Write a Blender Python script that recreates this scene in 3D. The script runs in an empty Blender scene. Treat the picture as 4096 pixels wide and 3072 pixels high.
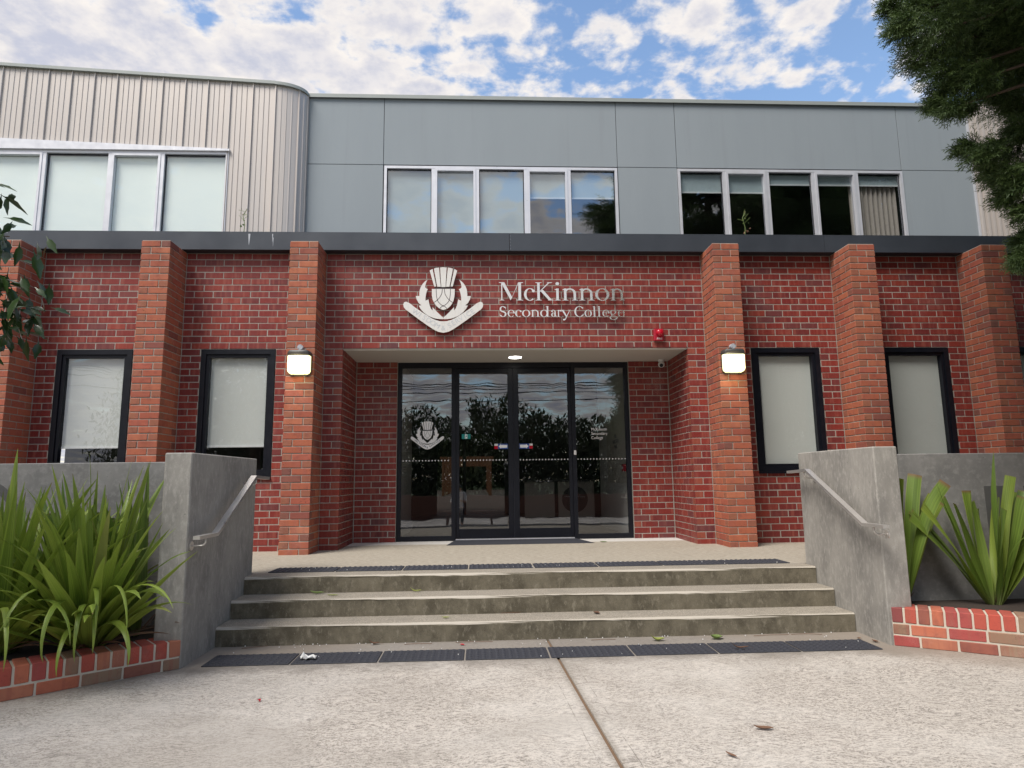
import bpy, math, random
import numpy as np
from mathutils import Vector, Matrix
random.seed(7); rng = np.random.default_rng(7)
S = bpy.context.scene; COL = S.collection
# ---------------------------------------------------------------- camera
cam = bpy.data.objects.new('camera', bpy.data.cameras.new('camera')); COL.objects.link(cam); S.camera = cam
CP = Vector((-0.48616, -8.43543, 0.83543))
R = Vector((0.998837, -0.046625, -0.012268)); U = Vector((0.005297, -0.146788, 0.989154)); F = Vector((0.04792, 0.988069, 0.14637))
cam.matrix_world = Matrix(((R.x, U.x, -F.x, CP.x), (R.y, U.y, -F.y, CP.y), (R.z, U.z, -F.z, CP.z), (0, 0, 0, 1)))
cam.data.sensor_width = 36; cam.data.lens = 2605.4 / 4096 * 36; cam.data.clip_start = .05; cam.data.clip_end = 2000
# ---------------------------------------------------------------- world and sun
SUN = Vector((-.40, -.42, .82)).normalized()
W = bpy.data.worlds.new('World'); S.world = W; W.use_nodes = True
nt = W.node_tree; nt.nodes.clear()
def N(t, k, **kw):
    n = t.nodes.new(k)
    for a, b in kw.items():
        if a == 'ins':
            for i, v in b.items():
                if isinstance(v, bpy.types.NodeSocket): t.links.new(v, n.inputs[i])
                else: n.inputs[i].default_value = v
        else: setattr(n, a, b)
    return n
def MATH(t, op, a, b=0.0, c=None, clamp=False):
    n = N(t, 'ShaderNodeMath', operation=op, use_clamp=clamp, ins={0: a, 1: b})
    if c is not None:
        if isinstance(c, bpy.types.NodeSocket): t.links.new(c, n.inputs[2])
        else: n.inputs[2].default_value = c
    return n.outputs[0]
def MAPR(t, v, a, b, c=0.0, d=1.0, smooth=True):
    n = N(t, 'ShaderNodeMapRange', ins={0: v, 1: a, 2: b, 3: c, 4: d}); n.interpolation_type = 'SMOOTHSTEP' if smooth else 'LINEAR'
    return n.outputs[0]
def MIX(t, f, a, b, blend='MIX'):
    n = N(t, 'ShaderNodeMix', data_type='RGBA', blend_type=blend)
    for i, v in ((0, f), (6, a), (7, b)):
        if isinstance(v, bpy.types.NodeSocket): t.links.new(v, n.inputs[i])
        else: n.inputs[i].default_value = v if i == 0 or len(v) == 4 else (*v, 1)
    return n.outputs[2]
def NOISE(t, vec, scale, detail=4, rough=.5, dist=0.0, out=0):
    return N(t, 'ShaderNodeTexNoise', ins={'Vector': vec, 'Scale': scale, 'Detail': detail, 'Roughness': rough, 'Distortion': dist}).outputs[out]
def VMUL(t, v, s):
    n = N(t, 'ShaderNodeVectorMath', operation='MULTIPLY', ins={0: v, 1: s}); return n.outputs[0]
sky = N(nt, 'ShaderNodeTexSky'); sky.sky_type = 'NISHITA'; sky.sun_disc = False
sky.sun_elevation = math.asin(SUN.z); sky.sun_rotation = math.atan2(SUN.x, SUN.y); sky.air_density = 1.3; sky.dust_density = .3; sky.ozone_density = 3.0
gd = N(nt, 'ShaderNodeTexCoord').outputs['Generated']
sep = N(nt, 'ShaderNodeSeparateXYZ', ins={0: gd})
zz = MATH(nt, 'MAXIMUM', MATH(nt, 'ADD', sep.outputs[2], .12), .05)
cv = N(nt, 'ShaderNodeCombineXYZ', ins={0: MATH(nt, 'DIVIDE', sep.outputs[0], zz), 1: MATH(nt, 'DIVIDE', sep.outputs[1], zz), 2: 3.7}).outputs[0]
big = NOISE(nt, cv, 3.2, 2, .5); med = NOISE(nt, cv, 8.5, 8, .56, .1); fine = NOISE(nt, cv, 15, 6, .6)
# more cloud towards the west (-x), broken to the east
cover = MATH(nt, 'ADD', MATH(nt, 'MULTIPLY', sep.outputs[0], -.20), MATH(nt, 'MULTIPLY', big, .30))
dens = MATH(nt, 'ADD', MATH(nt, 'ADD', MATH(nt, 'MULTIPLY', med, .85), MATH(nt, 'MULTIPLY', fine, .15)), cover)
mask = MAPR(nt, dens, .53, .68)
thick = MAPR(nt, dens, .60, .80)
cl = MIX(nt, thick, (6.4, 6.05, 5.75), (3.9, 4.05, 4.8))
cl = MIX(nt, MAPR(nt, fine, .35, .7), cl, MIX(nt, .5, cl, (7.3, 6.8, 6.2)))
skc = MIX(nt, 1.0, sky.outputs[0], (1.45, 1.42, 1.42), 'MULTIPLY')
bg = N(nt, 'ShaderNodeBackground', ins={0: MIX(nt, mask, skc, cl), 1: .1})
wo = N(nt, 'ShaderNodeOutputWorld', ins={0: bg.outputs[0]})
sd = bpy.data.lights.new('sun', 'SUN'); sd.energy = 3.0; sd.angle = math.radians(28); sd.color = (1, .95, .88)
so = bpy.data.objects.new('sun', sd); COL.objects.link(so); so.rotation_euler = (-SUN).to_track_quat('-Z', 'Y').to_euler(); so.location = (-8, -8, 14)
S.view_settings.view_transform = 'Standard'; S.view_settings.look = 'None'; S.view_settings.exposure = 0.6; S.view_settings.gamma = 1; S.view_settings.use_curve_mapping = False
S.cycles.max_bounces = 8; S.cycles.transparent_max_bounces = 12; S.cycles.use_denoising = True
# ---------------------------------------------------------------- helpers
WL = {}
def tag(o, label=None, cat=None, group=None, kind=None):
    if label: o['label'] = label
    if cat: o['category'] = cat
    if group: o['group'] = group
    if kind: o['kind'] = kind
    return o
def place(o, loc, parent=None):
    loc = Vector(loc)
    if parent is not None: o.parent = parent; o.location = loc - WL[parent.name]
    else: o.location = loc
    WL[o.name] = loc; return o
def thing(name, loc, label, cat, group=None):
    o = bpy.data.objects.new(name, None); o.empty_display_size = .1; COL.objects.link(o); place(o, loc); return tag(o, label, cat, group)
def mesh(name, V, Fc, mats, attrs=None, smooth=False, midx=None):
    me = bpy.data.meshes.new(name); me.from_pydata([tuple(v) for v in V] if not isinstance(V, np.ndarray) else V.tolist(), [], Fc if not isinstance(Fc, np.ndarray) else Fc.tolist())
    for m in (mats if isinstance(mats, (list, tuple)) else [mats]): me.materials.append(m)
    if midx is not None: me.polygons.foreach_set('material_index', midx)
    for k, a in (attrs or {}).items():
        at = me.attributes.new(k, 'FLOAT', 'FACE'); at.data.foreach_set('value', np.asarray(a, dtype=np.float32))
    if smooth: me.polygons.foreach_set('use_smooth', [True] * len(me.polygons))
    me.update(); return me
def link(name, me, loc=(0, 0, 0), parent=None):
    o = bpy.data.objects.new(name, me); COL.objects.link(o); return place(o, loc, parent)
class MB:
    def __init__(s): s.V = []; s.F = []; s.r = []; s.h = []
    def add(s, V, Fc, r=0., h=None):
        n = len(s.V); s.V += [tuple(v) for v in V]; s.F += [tuple(i + n for i in f) for f in Fc]; s.r += [r] * len(Fc); s.h += (h if h else [0.] * len(Fc)); return s
    def box(s, a, b, r=0.):
        x0, y0, z0 = [min(p, q) for p, q in zip(a, b)]; x1, y1, z1 = [max(p, q) for p, q in zip(a, b)]
        return s.add([(x0, y0, z0), (x1, y0, z0), (x1, y1, z0), (x0, y1, z0), (x0, y0, z1), (x1, y0, z1), (x1, y1, z1), (x0, y1, z1)],
                     [(3, 2, 1, 0), (4, 5, 6, 7), (0, 1, 5, 4), (1, 2, 6, 5), (2, 3, 7, 6), (3, 0, 4, 7)], r)
    def cbox(s, a, b, c=.003, r=0., jit=0.):
        V, Fc, H = chbox(a, b, c, jit); return s.add(V, Fc, r, H)
    def tube(s, pts, rad, n=8, r=0., cap=True):
        pts = [Vector(p) for p in pts]; rad = rad if isinstance(rad, (list, tuple)) else [rad] * len(pts); V = []; Fc = []
        t0 = (pts[1] - pts[0]).normalized(); a = t0.orthogonal().normalized()
        for i, p in enumerate(pts):
            t = (pts[min(i + 1, len(pts) - 1)] - pts[max(i - 1, 0)]).normalized()
            a = (a - t * a.dot(t)).normalized(); b = t.cross(a)
            V += [p + (a * math.cos(6.2832 * k / n) + b * math.sin(6.2832 * k / n)) * rad[i] for k in range(n)]
        for i in range(len(pts) - 1):
            for k in range(n): k2 = (k + 1) % n; Fc.append((i * n + k, i * n + k2, (i + 1) * n + k2, (i + 1) * n + k))
        if cap: Fc += [tuple(range(n - 1, -1, -1)), tuple(range((len(pts) - 1) * n, len(pts) * n))]
        return s.add(V, Fc, r)
    def prism(s, poly, y0, y1, r=0.):   # poly of (x,z), extruded in y, front at y0
        n = len(poly); area = sum(poly[i][0] * poly[(i + 1) % n][1] - poly[(i + 1) % n][0] * poly[i][1] for i in range(n))
        if area < 0: poly = poly[::-1]
        V = [(x, y0, z) for x, z in poly] + [(x, y1, z) for x, z in poly]
        Fc = [tuple(range(n)), tuple(range(2 * n - 1, n - 1, -1))] + [(i + n, (i + 1) % n + n, (i + 1) % n, i) for i in range(n)]
        return s.add(V, Fc, r)
    def build(s, name, mat, parent=None, smooth=False, loc=None, mi=None):
        V = s.V
        if loc is not None: V = [(x - loc[0], y - loc[1], z - loc[2]) for x, y, z in V]
        me = mesh(name, V, s.F, mat, {'rnd': s.r, 'hd': s.h} if (any(s.r) or any(s.h)) else None, smooth, mi)
        return link(name, me, loc or (0, 0, 0), parent)
def chbox(a, b, c=.003, jit=0.):
    x = (a[0], b[0]); y = (a[1], b[1]); z = (a[2], b[2]); V = []; idx = {}
    for i in (0, 1):
        for j in (0, 1):
            for k in (0, 1):
                p = (x[i], y[j], z[k]); sg = (1 - 2 * i, 1 - 2 * j, 1 - 2 * k)
                jt = [(random.random() - .5) * jit for _ in range(3)]
                for ax in range(3):
                    idx[(i, j, k, ax)] = len(V); q = [p[m] + (0 if m == ax else sg[m] * c) + jt[m] for m in range(3)]; V.append(tuple(q))
    Fc = []; H = []
    lx, ly = b[0] - a[0], b[1] - a[1]; long_ax = 0 if lx > ly else 1
    for ax in range(3):
        o1, o2 = [(1, 2), (2, 0), (0, 1)][ax]
        for sd_ in (0, 1):
            q = []
            for u, v in ((0, 0), (1, 0), (1, 1), (0, 1)):
                t = [0, 0, 0]; t[ax] = sd_; t[o1] = u; t[o2] = v; q.append(idx[(*t, ax)])
            Fc.append(tuple(q if sd_ else q[::-1])); H.append(1. if ax == long_ax else 0.)
    for ax in range(3):
        o1, o2 = [(1, 2), (2, 0), (0, 1)][ax]
        for u in (0, 1):
            for v in (0, 1):
                t0 = [0, 0, 0]; t0[o1] = u; t0[o2] = v; t1 = list(t0); t1[ax] = 1
                q = [idx[(*t0, o1)], idx[(*t1, o1)], idx[(*t1, o2)], idx[(*t0, o2)]]
                Fc.append(tuple(q if (u ^ v) else q[::-1])); H.append(0.)
    for i in (0, 1):
        for j in (0, 1):
            for k in (0, 1):
                q = [idx[(i, j, k, 0)], idx[(i, j, k, 1)], idx[(i, j, k, 2)]]
                Fc.append(tuple(q if (i + j + k) % 2 else q[::-1])); H.append(0.)
    return V, Fc, H
def box(name, a, b, mat, parent=None, c=0.):
    m = MB(); (m.cbox(a, b, c) if c else m.box(a, b))
    lo = [(p + q) / 2 for p, q in zip(a, b)]; lo[2] = min(a[2], b[2]); m.h = [0.] * len(m.F)
    return m.build(name, mat, parent, loc=lo)
def text(name, s, size, x, z, y, mat, parent=None, align='LEFT', rot=0., ext=.0005, sx=1.0, rx=math.pi / 2):
    cu = bpy.data.curves.new(name, 'FONT'); cu.body = s; cu.size = size; cu.align_x = align; cu.extrude = ext; cu.materials.append(mat)
    o = bpy.data.objects.new('tmp', cu); COL.objects.link(o); dg_ = bpy.context.evaluated_depsgraph_get(); me_ = bpy.data.meshes.new_from_object(o.evaluated_get(dg_)); bpy.data.objects.remove(o); o = link(name, me_, (x, y, z), parent); o.rotation_euler = (Matrix.Rotation(rx, 3, 'X') @ Matrix.Rotation(rot, 3, 'Z')).to_euler(); o.scale = (sx, 1, 1); return o
# ---------------------------------------------------------------- materials
def mat(name):
    m = bpy.data.materials.new(name); m.use_nodes = True; t = m.node_tree
    return m, t, t.nodes['Principled BSDF'], N(t, 'ShaderNodeNewGeometry').outputs['Position']
def setp(t, p, **kw):
    for k, v in kw.items():
        s_ = p.inputs[{'col': 'Base Color', 'rough': 'Roughness', 'metal': 'Metallic', 'nrm': 'Normal', 'alpha': 'Alpha', 'spec': 'Specular IOR Level'}[k]]
        if isinstance(v, bpy.types.NodeSocket): t.links.new(v, s_)
        else: s_.default_value = (*v, 1) if isinstance(v, tuple) else v
def bump(t, h, st=.3, d=.01): return N(t, 'ShaderNodeBump', ins={'Height': h, 'Strength': st, 'Distance': d}).outputs[0]
def plain(name, col, rough=.5, metal=0., spec=.5, nz=None, var=.12):
    m, t, p, pos = mat(name); setp(t, p, rough=rough, metal=metal, spec=spec)
    n1 = NOISE(t, pos, nz or 9, 5, .6)
    c0 = tuple(c * (1 - var) for c in col); c1 = tuple(min(1, c * (1 + var)) for c in col)
    setp(t, p, col=MIX(t, n1, c0, c1), rough=MAPR(t, n1, .2, .8, max(0, rough - .08), min(1, rough + .08))); return m
def brick_mat(name, pal, head, mottle, rough, streak, bstr=.35, speck=.0):
    m, t, p, pos = mat(name)
    rnd = N(t, 'ShaderNodeAttribute', attribute_name='rnd').outputs['Fac']; hd = N(t, 'ShaderNodeAttribute', attribute_name='hd').outputs['Fac']
    oi = N(t, 'ShaderNodeObjectInfo').outputs['Random']
    r = MATH(t, 'FRACT', MATH(t, 'ADD', rnd, MATH(t, 'MULTIPLY', oi, 7.13)))
    rp = N(t, 'ShaderNodeValToRGB', ins={0: r}); e = rp.color_ramp.elements
    while len(e) < len(pal): e.new(.5)
    for i, c in enumerate(pal): e[i].position = i / (len(pal) - 1); e[i].color = (*c, 1)
    off = N(t, 'ShaderNodeVectorMath', operation='ADD', ins={0: pos}); cmb = N(t, 'ShaderNodeCombineXYZ', ins={0: MATH(t, 'MULTIPLY', r, 40.), 2: MATH(t, 'MULTIPLY', r, 23.)}).outputs[0]; t.links.new(cmb, off.inputs[1]); pv = off.outputs[0]
    c = MIX(t, MATH(t, 'MULTIPLY', hd, .75), rp.outputs[0], head)
    n1 = NOISE(t, pv, 14, 3, .6); c = MIX(t, MAPR(t, n1, .5, .8, 0, mottle), c, (.10, .045, .05))
    if streak:
        n2 = NOISE(t, VMUL(t, pv, (22, 22, 1.5)), 1, 2, .5); c = MIX(t, MAPR(t, n2, .48, .66, 0, streak), c, (.30, .095, .07))
    n3 = NOISE(t, pos, 160, 3, .6); c = MIX(t, MAPR(t, n3, .3, .7, 0, .22), c, (.42, .13, .095))
    n4 = NOISE(t, pos, 95, 2, .6)
    pit = MATH(t, 'MULTIPLY', MAPR(t, n4, .62, .70), MAPR(t, NOISE(t, pv, 9, 2, .5), .52, .66, 0, speck)); c = MIX(t, pit, c, (.025, .014, .012))
    # faint lime bloom in drifts
    eff = MATH(t, 'MULTIPLY', MAPR(t, NOISE(t, pos, 1.7, 4, .6), .56, .78), MAPR(t, n3, .35, .75, 0, .35)); c = MIX(t, eff, c, (.52, .42, .38))
    # soot and rain marks drifting over many bricks, and odd burnt or pale ones
    soot = MAPR(t, NOISE(t, VMUL(t, pos, (1.3, 1.3, .55)), 1.6, 5, .6), .48, .75, 0, .38); c = MIX(t, soot, c, (.085, .018, .018))
    c = MIX(t, MAPR(t, MATH(t, 'FRACT', MATH(t, 'MULTIPLY', r, 17.3)), .86, .97, 0, .5), c, (.10, .05, .055)); p.inputs['Specular IOR Level'].default_value = .3
    setp(t, p, col=c, rough=MAPR(t, n1, .3, .7, rough - .08, rough + .12), nrm=bump(t, MATH(t, 'SUBTRACT', MATH(t, 'ADD', MATH(t, 'MULTIPLY', n3, .5), n1), pit), bstr, .004)); return m
M = {}
M['brick'] = brick_mat('wall_brick', [(.155, .017, .018), (.20, .025, .021), (.175, .020, .019), (.245, .036, .024), (.115, .017, .021), (.19, .024, .021)], (.26, .075, .045), .5, .42, .5, speck=.85)
M['pier'] = brick_mat('pillar_brick', [(.33, .088, .050), (.40, .125, .062), (.29, .075, .046), (.43, .15, .078), (.35, .105, .055), (.37, .092, .058)], (.25, .11, .065), .45, .78, .4, .6, speck=1.0)
M['garden'] = brick_mat('garden_brick', [(.42, .085, .06), (.27, .18, .12), (.48, .15, .085), (.36, .07, .065), (.28, .20, .135), (.44, .17, .10), (.46, .08, .055), (.33, .065, .07)], (.30, .15, .09), .35, .75, .4, .4, speck=.4); M['garden'].node_tree.nodes['Color Ramp'].color_ramp.interpolation = 'CONSTANT'
def mortar(name, a, b):
    m, t, p, pos = mat(name); n = NOISE(t, pos, 60, 6, .7); setp(t, p, col=MIX(t, NOISE(t, pos, 3, 5, .6), MIX(t, n, a, b), tuple(x * .75 for x in a)), rough=.95, nrm=bump(t, n, .5, .004)); return m
M['mortar'] = mortar('wall_mortar', (.34, .31, .275), (.47, .43, .38)); M['pmortar'] = mortar('pillar_mortar', (.36, .33, .285), (.55, .505, .44)); M['gmortar'] = mortar('garden_mortar', (.58, .52, .43), (.75, .68, .57))
def concrete(name, base, dark, light, sc=1., streak=(1, 1, 1), bst=.2, blot=.5, rough=.85, pits=True):
    m, t, p, pos = mat(name)
    n1 = NOISE(t, VMUL(t, pos, streak), 3.2 * sc, 8, .62); n2 = NOISE(t, VMUL(t, pos, streak), 22 * sc, 6, .65); n3 = NOISE(t, pos, 240, 3, .6)
    c = MIX(t, MAPR(t, n1, .3, .7), dark, base); c = MIX(t, MAPR(t, n2, .45, .7, 0, blot), c, light); c = MIX(t, MAPR(t, n3, .35, .7, 0, .18), c, tuple(x * .6 for x in dark))
    h = MATH(t, 'ADD', MATH(t, 'MULTIPLY', n3, .3), MATH(t, 'MULTIPLY', n2, .5))
    if pits:
        vo = N(t, 'ShaderNodeTexVoronoi', ins={'Vector': pos, 'Scale': 17}).outputs['Distance']; pt = MATH(t, 'LESS_THAN', vo, .055); gate = MAPR(t, NOISE(t, pos, 2.2, 2), .45, .6)
        pt = MATH(t, 'MULTIPLY', pt, gate); c = MIX(t, pt, c, (.05, .05, .048)); h = MATH(t, 'SUBTRACT', h, pt)
    setp(t, p, col=c, rough=rough, nrm=bump(t, h, bst, .005)); return m, t, p, pos, c
M['wing'] = concrete('formed_concrete', (.335, .318, .288), (.215, .205, .188), (.43, .41, .375), 1.0, (1.6, 1.6, .7), .15, .6)[0]
M['wing2'] = concrete('grey_formed_concrete', (.27, .262, .25), (.18, .176, .17), (.35, .342, .325), 1.0, (1, 1, 1), .15, .5)[0]
# broom finished paving: speckle in short swirled strokes
m, t, p, pos = mat('paving_concrete'); M['paving'] = m
w = N(t, 'ShaderNodeVectorMath', operation='ADD', ins={0: pos}); wn = NOISE(t, pos, 1.3, 3, .6, 0, 1); t.links.new(VMUL(t, wn, (.5, .5, 0)), w.inputs[1])
st_ = NOISE(t, VMUL(t, w.outputs[0], (38, 105, 1)), 1, 5, .7); gr = NOISE(t, pos, 110, 5, .8); bl = NOISE(t, pos, 1.1, 6, .6); bl2 = NOISE(t, pos, 5, 5, .65)
c = MIX(t, MAPR(t, st_, .38, .60), (.17, .15, .13), (.50, .455, .405)); c = MIX(t, MAPR(t, gr, .46, .62, 0, .75), c, (.57, .525, .475)); c = MIX(t, MAPR(t, gr, .45, .33, 0, .75), c, (.15, .132, .118))
c = MIX(t, MAPR(t, bl, .42, .7, 0, .42), c, (.60, .57, .53)); c = MIX(t, MAPR(t, bl2, .55, .75, 0, .35), c, (.28, .255, .225))
sp = N(t, 'ShaderNodeSeparateXYZ', ins={0: pos})
jx = MATH(t, 'ABSOLUTE', MATH(t, 'SUBTRACT', MATH(t, 'ADD', sp.outputs[0], MATH(t, 'MULTIPLY', MATH(t, 'ADD', sp.outputs[1], 3.408), .0403)), .071))
tl = MATH(t, 'MULTIPLY', MATH(t, 'LESS_THAN', MATH(t, 'ABSOLUTE', MATH(t, 'SUBTRACT', jx, MATH(t, 'ADD', .085, MATH(t, 'MULTIPLY', bl2, .02)))), .0025), MAPR(t, bl2, .40, .55)); c = MIX(t, MATH(t, 'MULTIPLY', tl, .55), c, (.12, .105, .09)); c = MIX(t, MAPR(t, jx, .05, .015, 0, .45), c, (.20, .175, .145))
gv = N(t, 'ShaderNodeTexVoronoi', ins={'Vector': pos, 'Scale': 2.6}).outputs['Distance']; c = MIX(t, MATH(t, 'MULTIPLY', MAPR(t, gv, .045, .03), .5), c, (.13, .12, .11))
big_ = NOISE(t, VMUL(t, pos, (.55, .9, 1)), 1.0, 3, .55); c = MIX(t, MAPR(t, big_, .52, .36, 0, .42), c, (.25, .225, .195))
# grime that collects along the foot of the steps and planters (in place, in metres)
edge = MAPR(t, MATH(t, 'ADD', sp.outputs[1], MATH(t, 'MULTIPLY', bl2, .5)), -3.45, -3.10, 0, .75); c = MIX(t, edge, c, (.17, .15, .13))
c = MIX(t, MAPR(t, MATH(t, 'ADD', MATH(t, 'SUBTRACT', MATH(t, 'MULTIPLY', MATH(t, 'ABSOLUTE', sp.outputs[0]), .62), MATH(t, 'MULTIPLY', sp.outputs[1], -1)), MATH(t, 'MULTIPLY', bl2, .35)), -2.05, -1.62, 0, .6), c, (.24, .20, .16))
setp(t, p, col=c, rough=.9, nrm=bump(t, MATH(t, 'ADD', st_, MATH(t, 'MULTIPLY', gr, .6)), .5, .004))
m, t, p, pos = mat('terrace_concrete'); M['terrace'] = m
st_ = NOISE(t, VMUL(t, pos, (16, 60, 1)), 1, 4, .7); gr = NOISE(t, pos, 120, 3, .7); bl = NOISE(t, pos, 1.6, 5, .6)
c = MIX(t, MAPR(t, st_, .35, .65), (.24, .21, .165), (.40, .36, .295)); c = MIX(t, MAPR(t, gr, .45, .7, 0, .5), c, (.46, .42, .35)); c = MIX(t, MAPR(t, bl, .5, .75, 0, .35), c, (.24, .21, .17))
sp = N(t, 'ShaderNodeSeparateXYZ', ins={0: pos}); c = MIX(t, MAPR(t, MATH(t, 'ADD', sp.outputs[1], MATH(t, 'MULTIPLY', bl, .3)), .65, .75), c, (.55, .53, .50))
setp(t, p, col=c, rough=.9, nrm=bump(t, MATH(t, 'ADD', st_, gr), .4, .004))
# steps: pale worn treads, algae on the risers
m, t, p, pos = mat('step_concrete'); M['step'] = m
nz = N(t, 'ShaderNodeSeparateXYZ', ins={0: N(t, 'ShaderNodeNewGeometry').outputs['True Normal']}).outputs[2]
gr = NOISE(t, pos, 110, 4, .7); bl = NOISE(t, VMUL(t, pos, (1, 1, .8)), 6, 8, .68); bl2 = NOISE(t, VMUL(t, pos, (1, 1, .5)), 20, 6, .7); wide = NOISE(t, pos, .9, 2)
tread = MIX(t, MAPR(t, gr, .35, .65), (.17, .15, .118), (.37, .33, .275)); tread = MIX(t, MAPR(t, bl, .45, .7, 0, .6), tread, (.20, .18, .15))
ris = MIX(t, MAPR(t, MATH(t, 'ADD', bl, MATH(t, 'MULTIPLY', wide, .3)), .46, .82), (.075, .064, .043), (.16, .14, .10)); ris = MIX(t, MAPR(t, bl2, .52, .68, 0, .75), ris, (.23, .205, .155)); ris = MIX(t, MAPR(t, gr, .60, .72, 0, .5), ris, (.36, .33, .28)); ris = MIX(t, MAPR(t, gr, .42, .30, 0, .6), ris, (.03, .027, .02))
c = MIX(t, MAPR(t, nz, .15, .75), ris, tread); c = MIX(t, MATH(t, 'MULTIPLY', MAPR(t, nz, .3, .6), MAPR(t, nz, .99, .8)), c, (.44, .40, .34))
setp(t, p, col=c, rough=.92, nrm=bump(t, MATH(t, 'ADD', gr, bl2), .45, .005))
# rendered grey panels
m, t, p, pos = mat('grey_render'); M['render'] = m
n1 = NOISE(t, VMUL(t, pos, (1.2, 1, .25)), 1.6, 5, .6); n2 = NOISE(t, pos, 75, 3, .6); n3 = NOISE(t, VMUL(t, pos, (7, 1, .35)), 1, 4, .6)
c = MIX(t, n1, (.235, .268, .292), (.280, .315, .340)); c = MIX(t, MAPR(t, n3, .52, .78, 0, .22), c, (.20, .22, .235))
setp(t, p, col=c, rough=.8, nrm=bump(t, n2, .25, .004))
M['fascia'] = plain('charcoal_metal', (.045, .052, .065), .38, 0, .5, 2.5, .2)
M['soffit'] = plain('dark_soffit', (.02, .022, .03), .6)
M['entry_soffit'] = plain('cream_soffit', (.50, .475, .43), .7, var=.05)
M['trim'] = plain('pale_green_trim', (.30, .325, .31), .45, var=.06)
m, t, p, pos = mat('metal_cladding'); M['clad'] = m
n1 = NOISE(t, VMUL(t, pos, (9, 1, .5)), 1, 4, .6); n2 = NOISE(t, pos, 130, 3, .7)
c = MIX(t, n1, (.43, .41, .40), (.57, .505, .45)); c = MIX(t, MAPR(t, n2, .4, .7, 0, .35), c, (.38, .365, .36)); setp(t, p, col=c, metal=.25, rough=.42, nrm=bump(t, n2, .1, .002))
M['alu'] = plain('silver_window_aluminium', (.66, .665, .70), .35, .35, var=.06); M['black'] = plain('black_window_aluminium', (.006, .007, .012), .42, 0, .3, var=.3)
M['steel'] = plain('brushed_steel', (.68, .655, .63), .34, .75, var=.04, nz=3)
m, t, p, pos = mat('stained_white_metal'); M['white_sign'] = m
n1 = NOISE(t, VMUL(t, pos, (26, 1, 4)), 1, 5, .7); c = MIX(t, MAPR(t, n1, .5, .8, 0, .55), (.70, .685, .655), (.46, .40, .33)); setp(t, p, col=c, rough=.45, metal=.1)
m, t, p, pos = mat('letter_steel'); M['letter'] = m
c = MIX(t, NOISE(t, VMUL(t, pos, (30, 1, 6)), 1, 4, .6), (.86, .82, .76), (.70, .65, .57)); setp(t, p, col=c, rough=.2, metal=.85)
M['dark'] = plain('dark_groove', (.06, .04, .045), .7); M['decal_white'] = plain('white_vinyl', (.88, .88, .88), .5, var=.02); M['faint'] = plain('faded_lettering', (.53, .55, .57), .5, var=.03)
M['emb_dark'] = plain('blue_grey_lettering', (.10, .12, .15), .5)
def glass(name, refl, tint, col=(.93, .96, 1.0)):
    m = bpy.data.materials.new(name); m.use_nodes = True; t = m.node_tree; t.nodes.clear()
    gn = N(t, 'ShaderNodeNewGeometry'); vd = N(t, 'ShaderNodeVectorMath', operation='DOT_PRODUCT', ins={0: gn.outputs['Incoming'], 1: gn.outputs['Normal']}).outputs['Value']; fr = MATH(t, 'POWER', MATH(t, 'SUBTRACT', 1., MATH(t, 'ABSOLUTE', vd), clamp=True), 5.); f = MATH(t, 'ADD', MATH(t, 'MULTIPLY', fr, 1 - refl), refl, clamp=True)
    wv = NOISE(t, N(t, 'ShaderNodeNewGeometry').outputs['Position'], 1.4, 2, .5)
    gl = N(t, 'ShaderNodeBsdfGlossy', ins={0: (*col, 1), 1: .004, 'Normal': bump(t, wv, .035, .05)}); tr = N(t, 'ShaderNodeBsdfTransparent', ins={0: (*tint, 1)})
    mx = N(t, 'ShaderNodeMixShader', ins={0: f, 1: tr.outputs[0], 2: gl.outputs[0]}); N(t, 'ShaderNodeOutputMaterial', ins={0: mx.outputs[0]}); return m
M['glass'] = glass('door_glass', .155, (.86, .88, .88)); M['glass_up'] = glass('upper_glass', .20, (.86, .89, .90)); M['glass_w'] = glass('window_glass', .10, (.95, .96, .955))
M['blind'] = plain('roller_blind_fabric', (.56, .585, .565), .9, var=.03, nz=3); M['blind_mint'] = plain('mint_blind_fabric', (.80, .87, .84), .9, var=.02, nz=2); M['blind_grey'] = plain('grey_blind_fabric', (.40, .47, .49), .9, var=.05, nz=2)
M['blind_rail'] = plain('blind_rail_white', (.68, .70, .70), .4); M['curtain'] = plain('taupe_curtain', (.42, .37, .33), .9)
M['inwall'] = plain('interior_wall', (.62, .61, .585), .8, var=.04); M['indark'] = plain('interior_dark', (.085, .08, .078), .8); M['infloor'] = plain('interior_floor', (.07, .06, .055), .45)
M['desk'] = plain('desk_laminate', (.42, .37, .32), .5, var=.06); M['deskdark'] = plain('desk_disc', (.035, .028, .026), .5)
M['timber'] = plain('stained_timber', (.11, .04, .025), .55, nz=20, var=.4); M['pergola'] = plain('orange_timber', (.27, .12, .055), .6, nz=14, var=.2)
M['rubber'] = plain('charcoal_rubber', (.028, .030, .040), .75, nz=60, var=.35)
M['red'] = plain('fire_red', (.35, .012, .03), .35, var=.1); M['redlens'] = plain('red_lens', (.45, .006, .022), .2, var=.08)
M['blue'] = plain('blue_decal', (.02, .07, .30), .4); M['green'] = plain('green_decal', (.0, .26, .24), .4); M['white'] = plain('white_plastic', (.70, .70, .69), .4, var=.05)
M['grey_plastic'] = plain('grey_plastic', (.42, .44, .48), .45, var=.05); M['dark_plastic'] = plain('dark_bronze_plastic', (.05, .047, .045), .45, var=.3)
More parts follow.
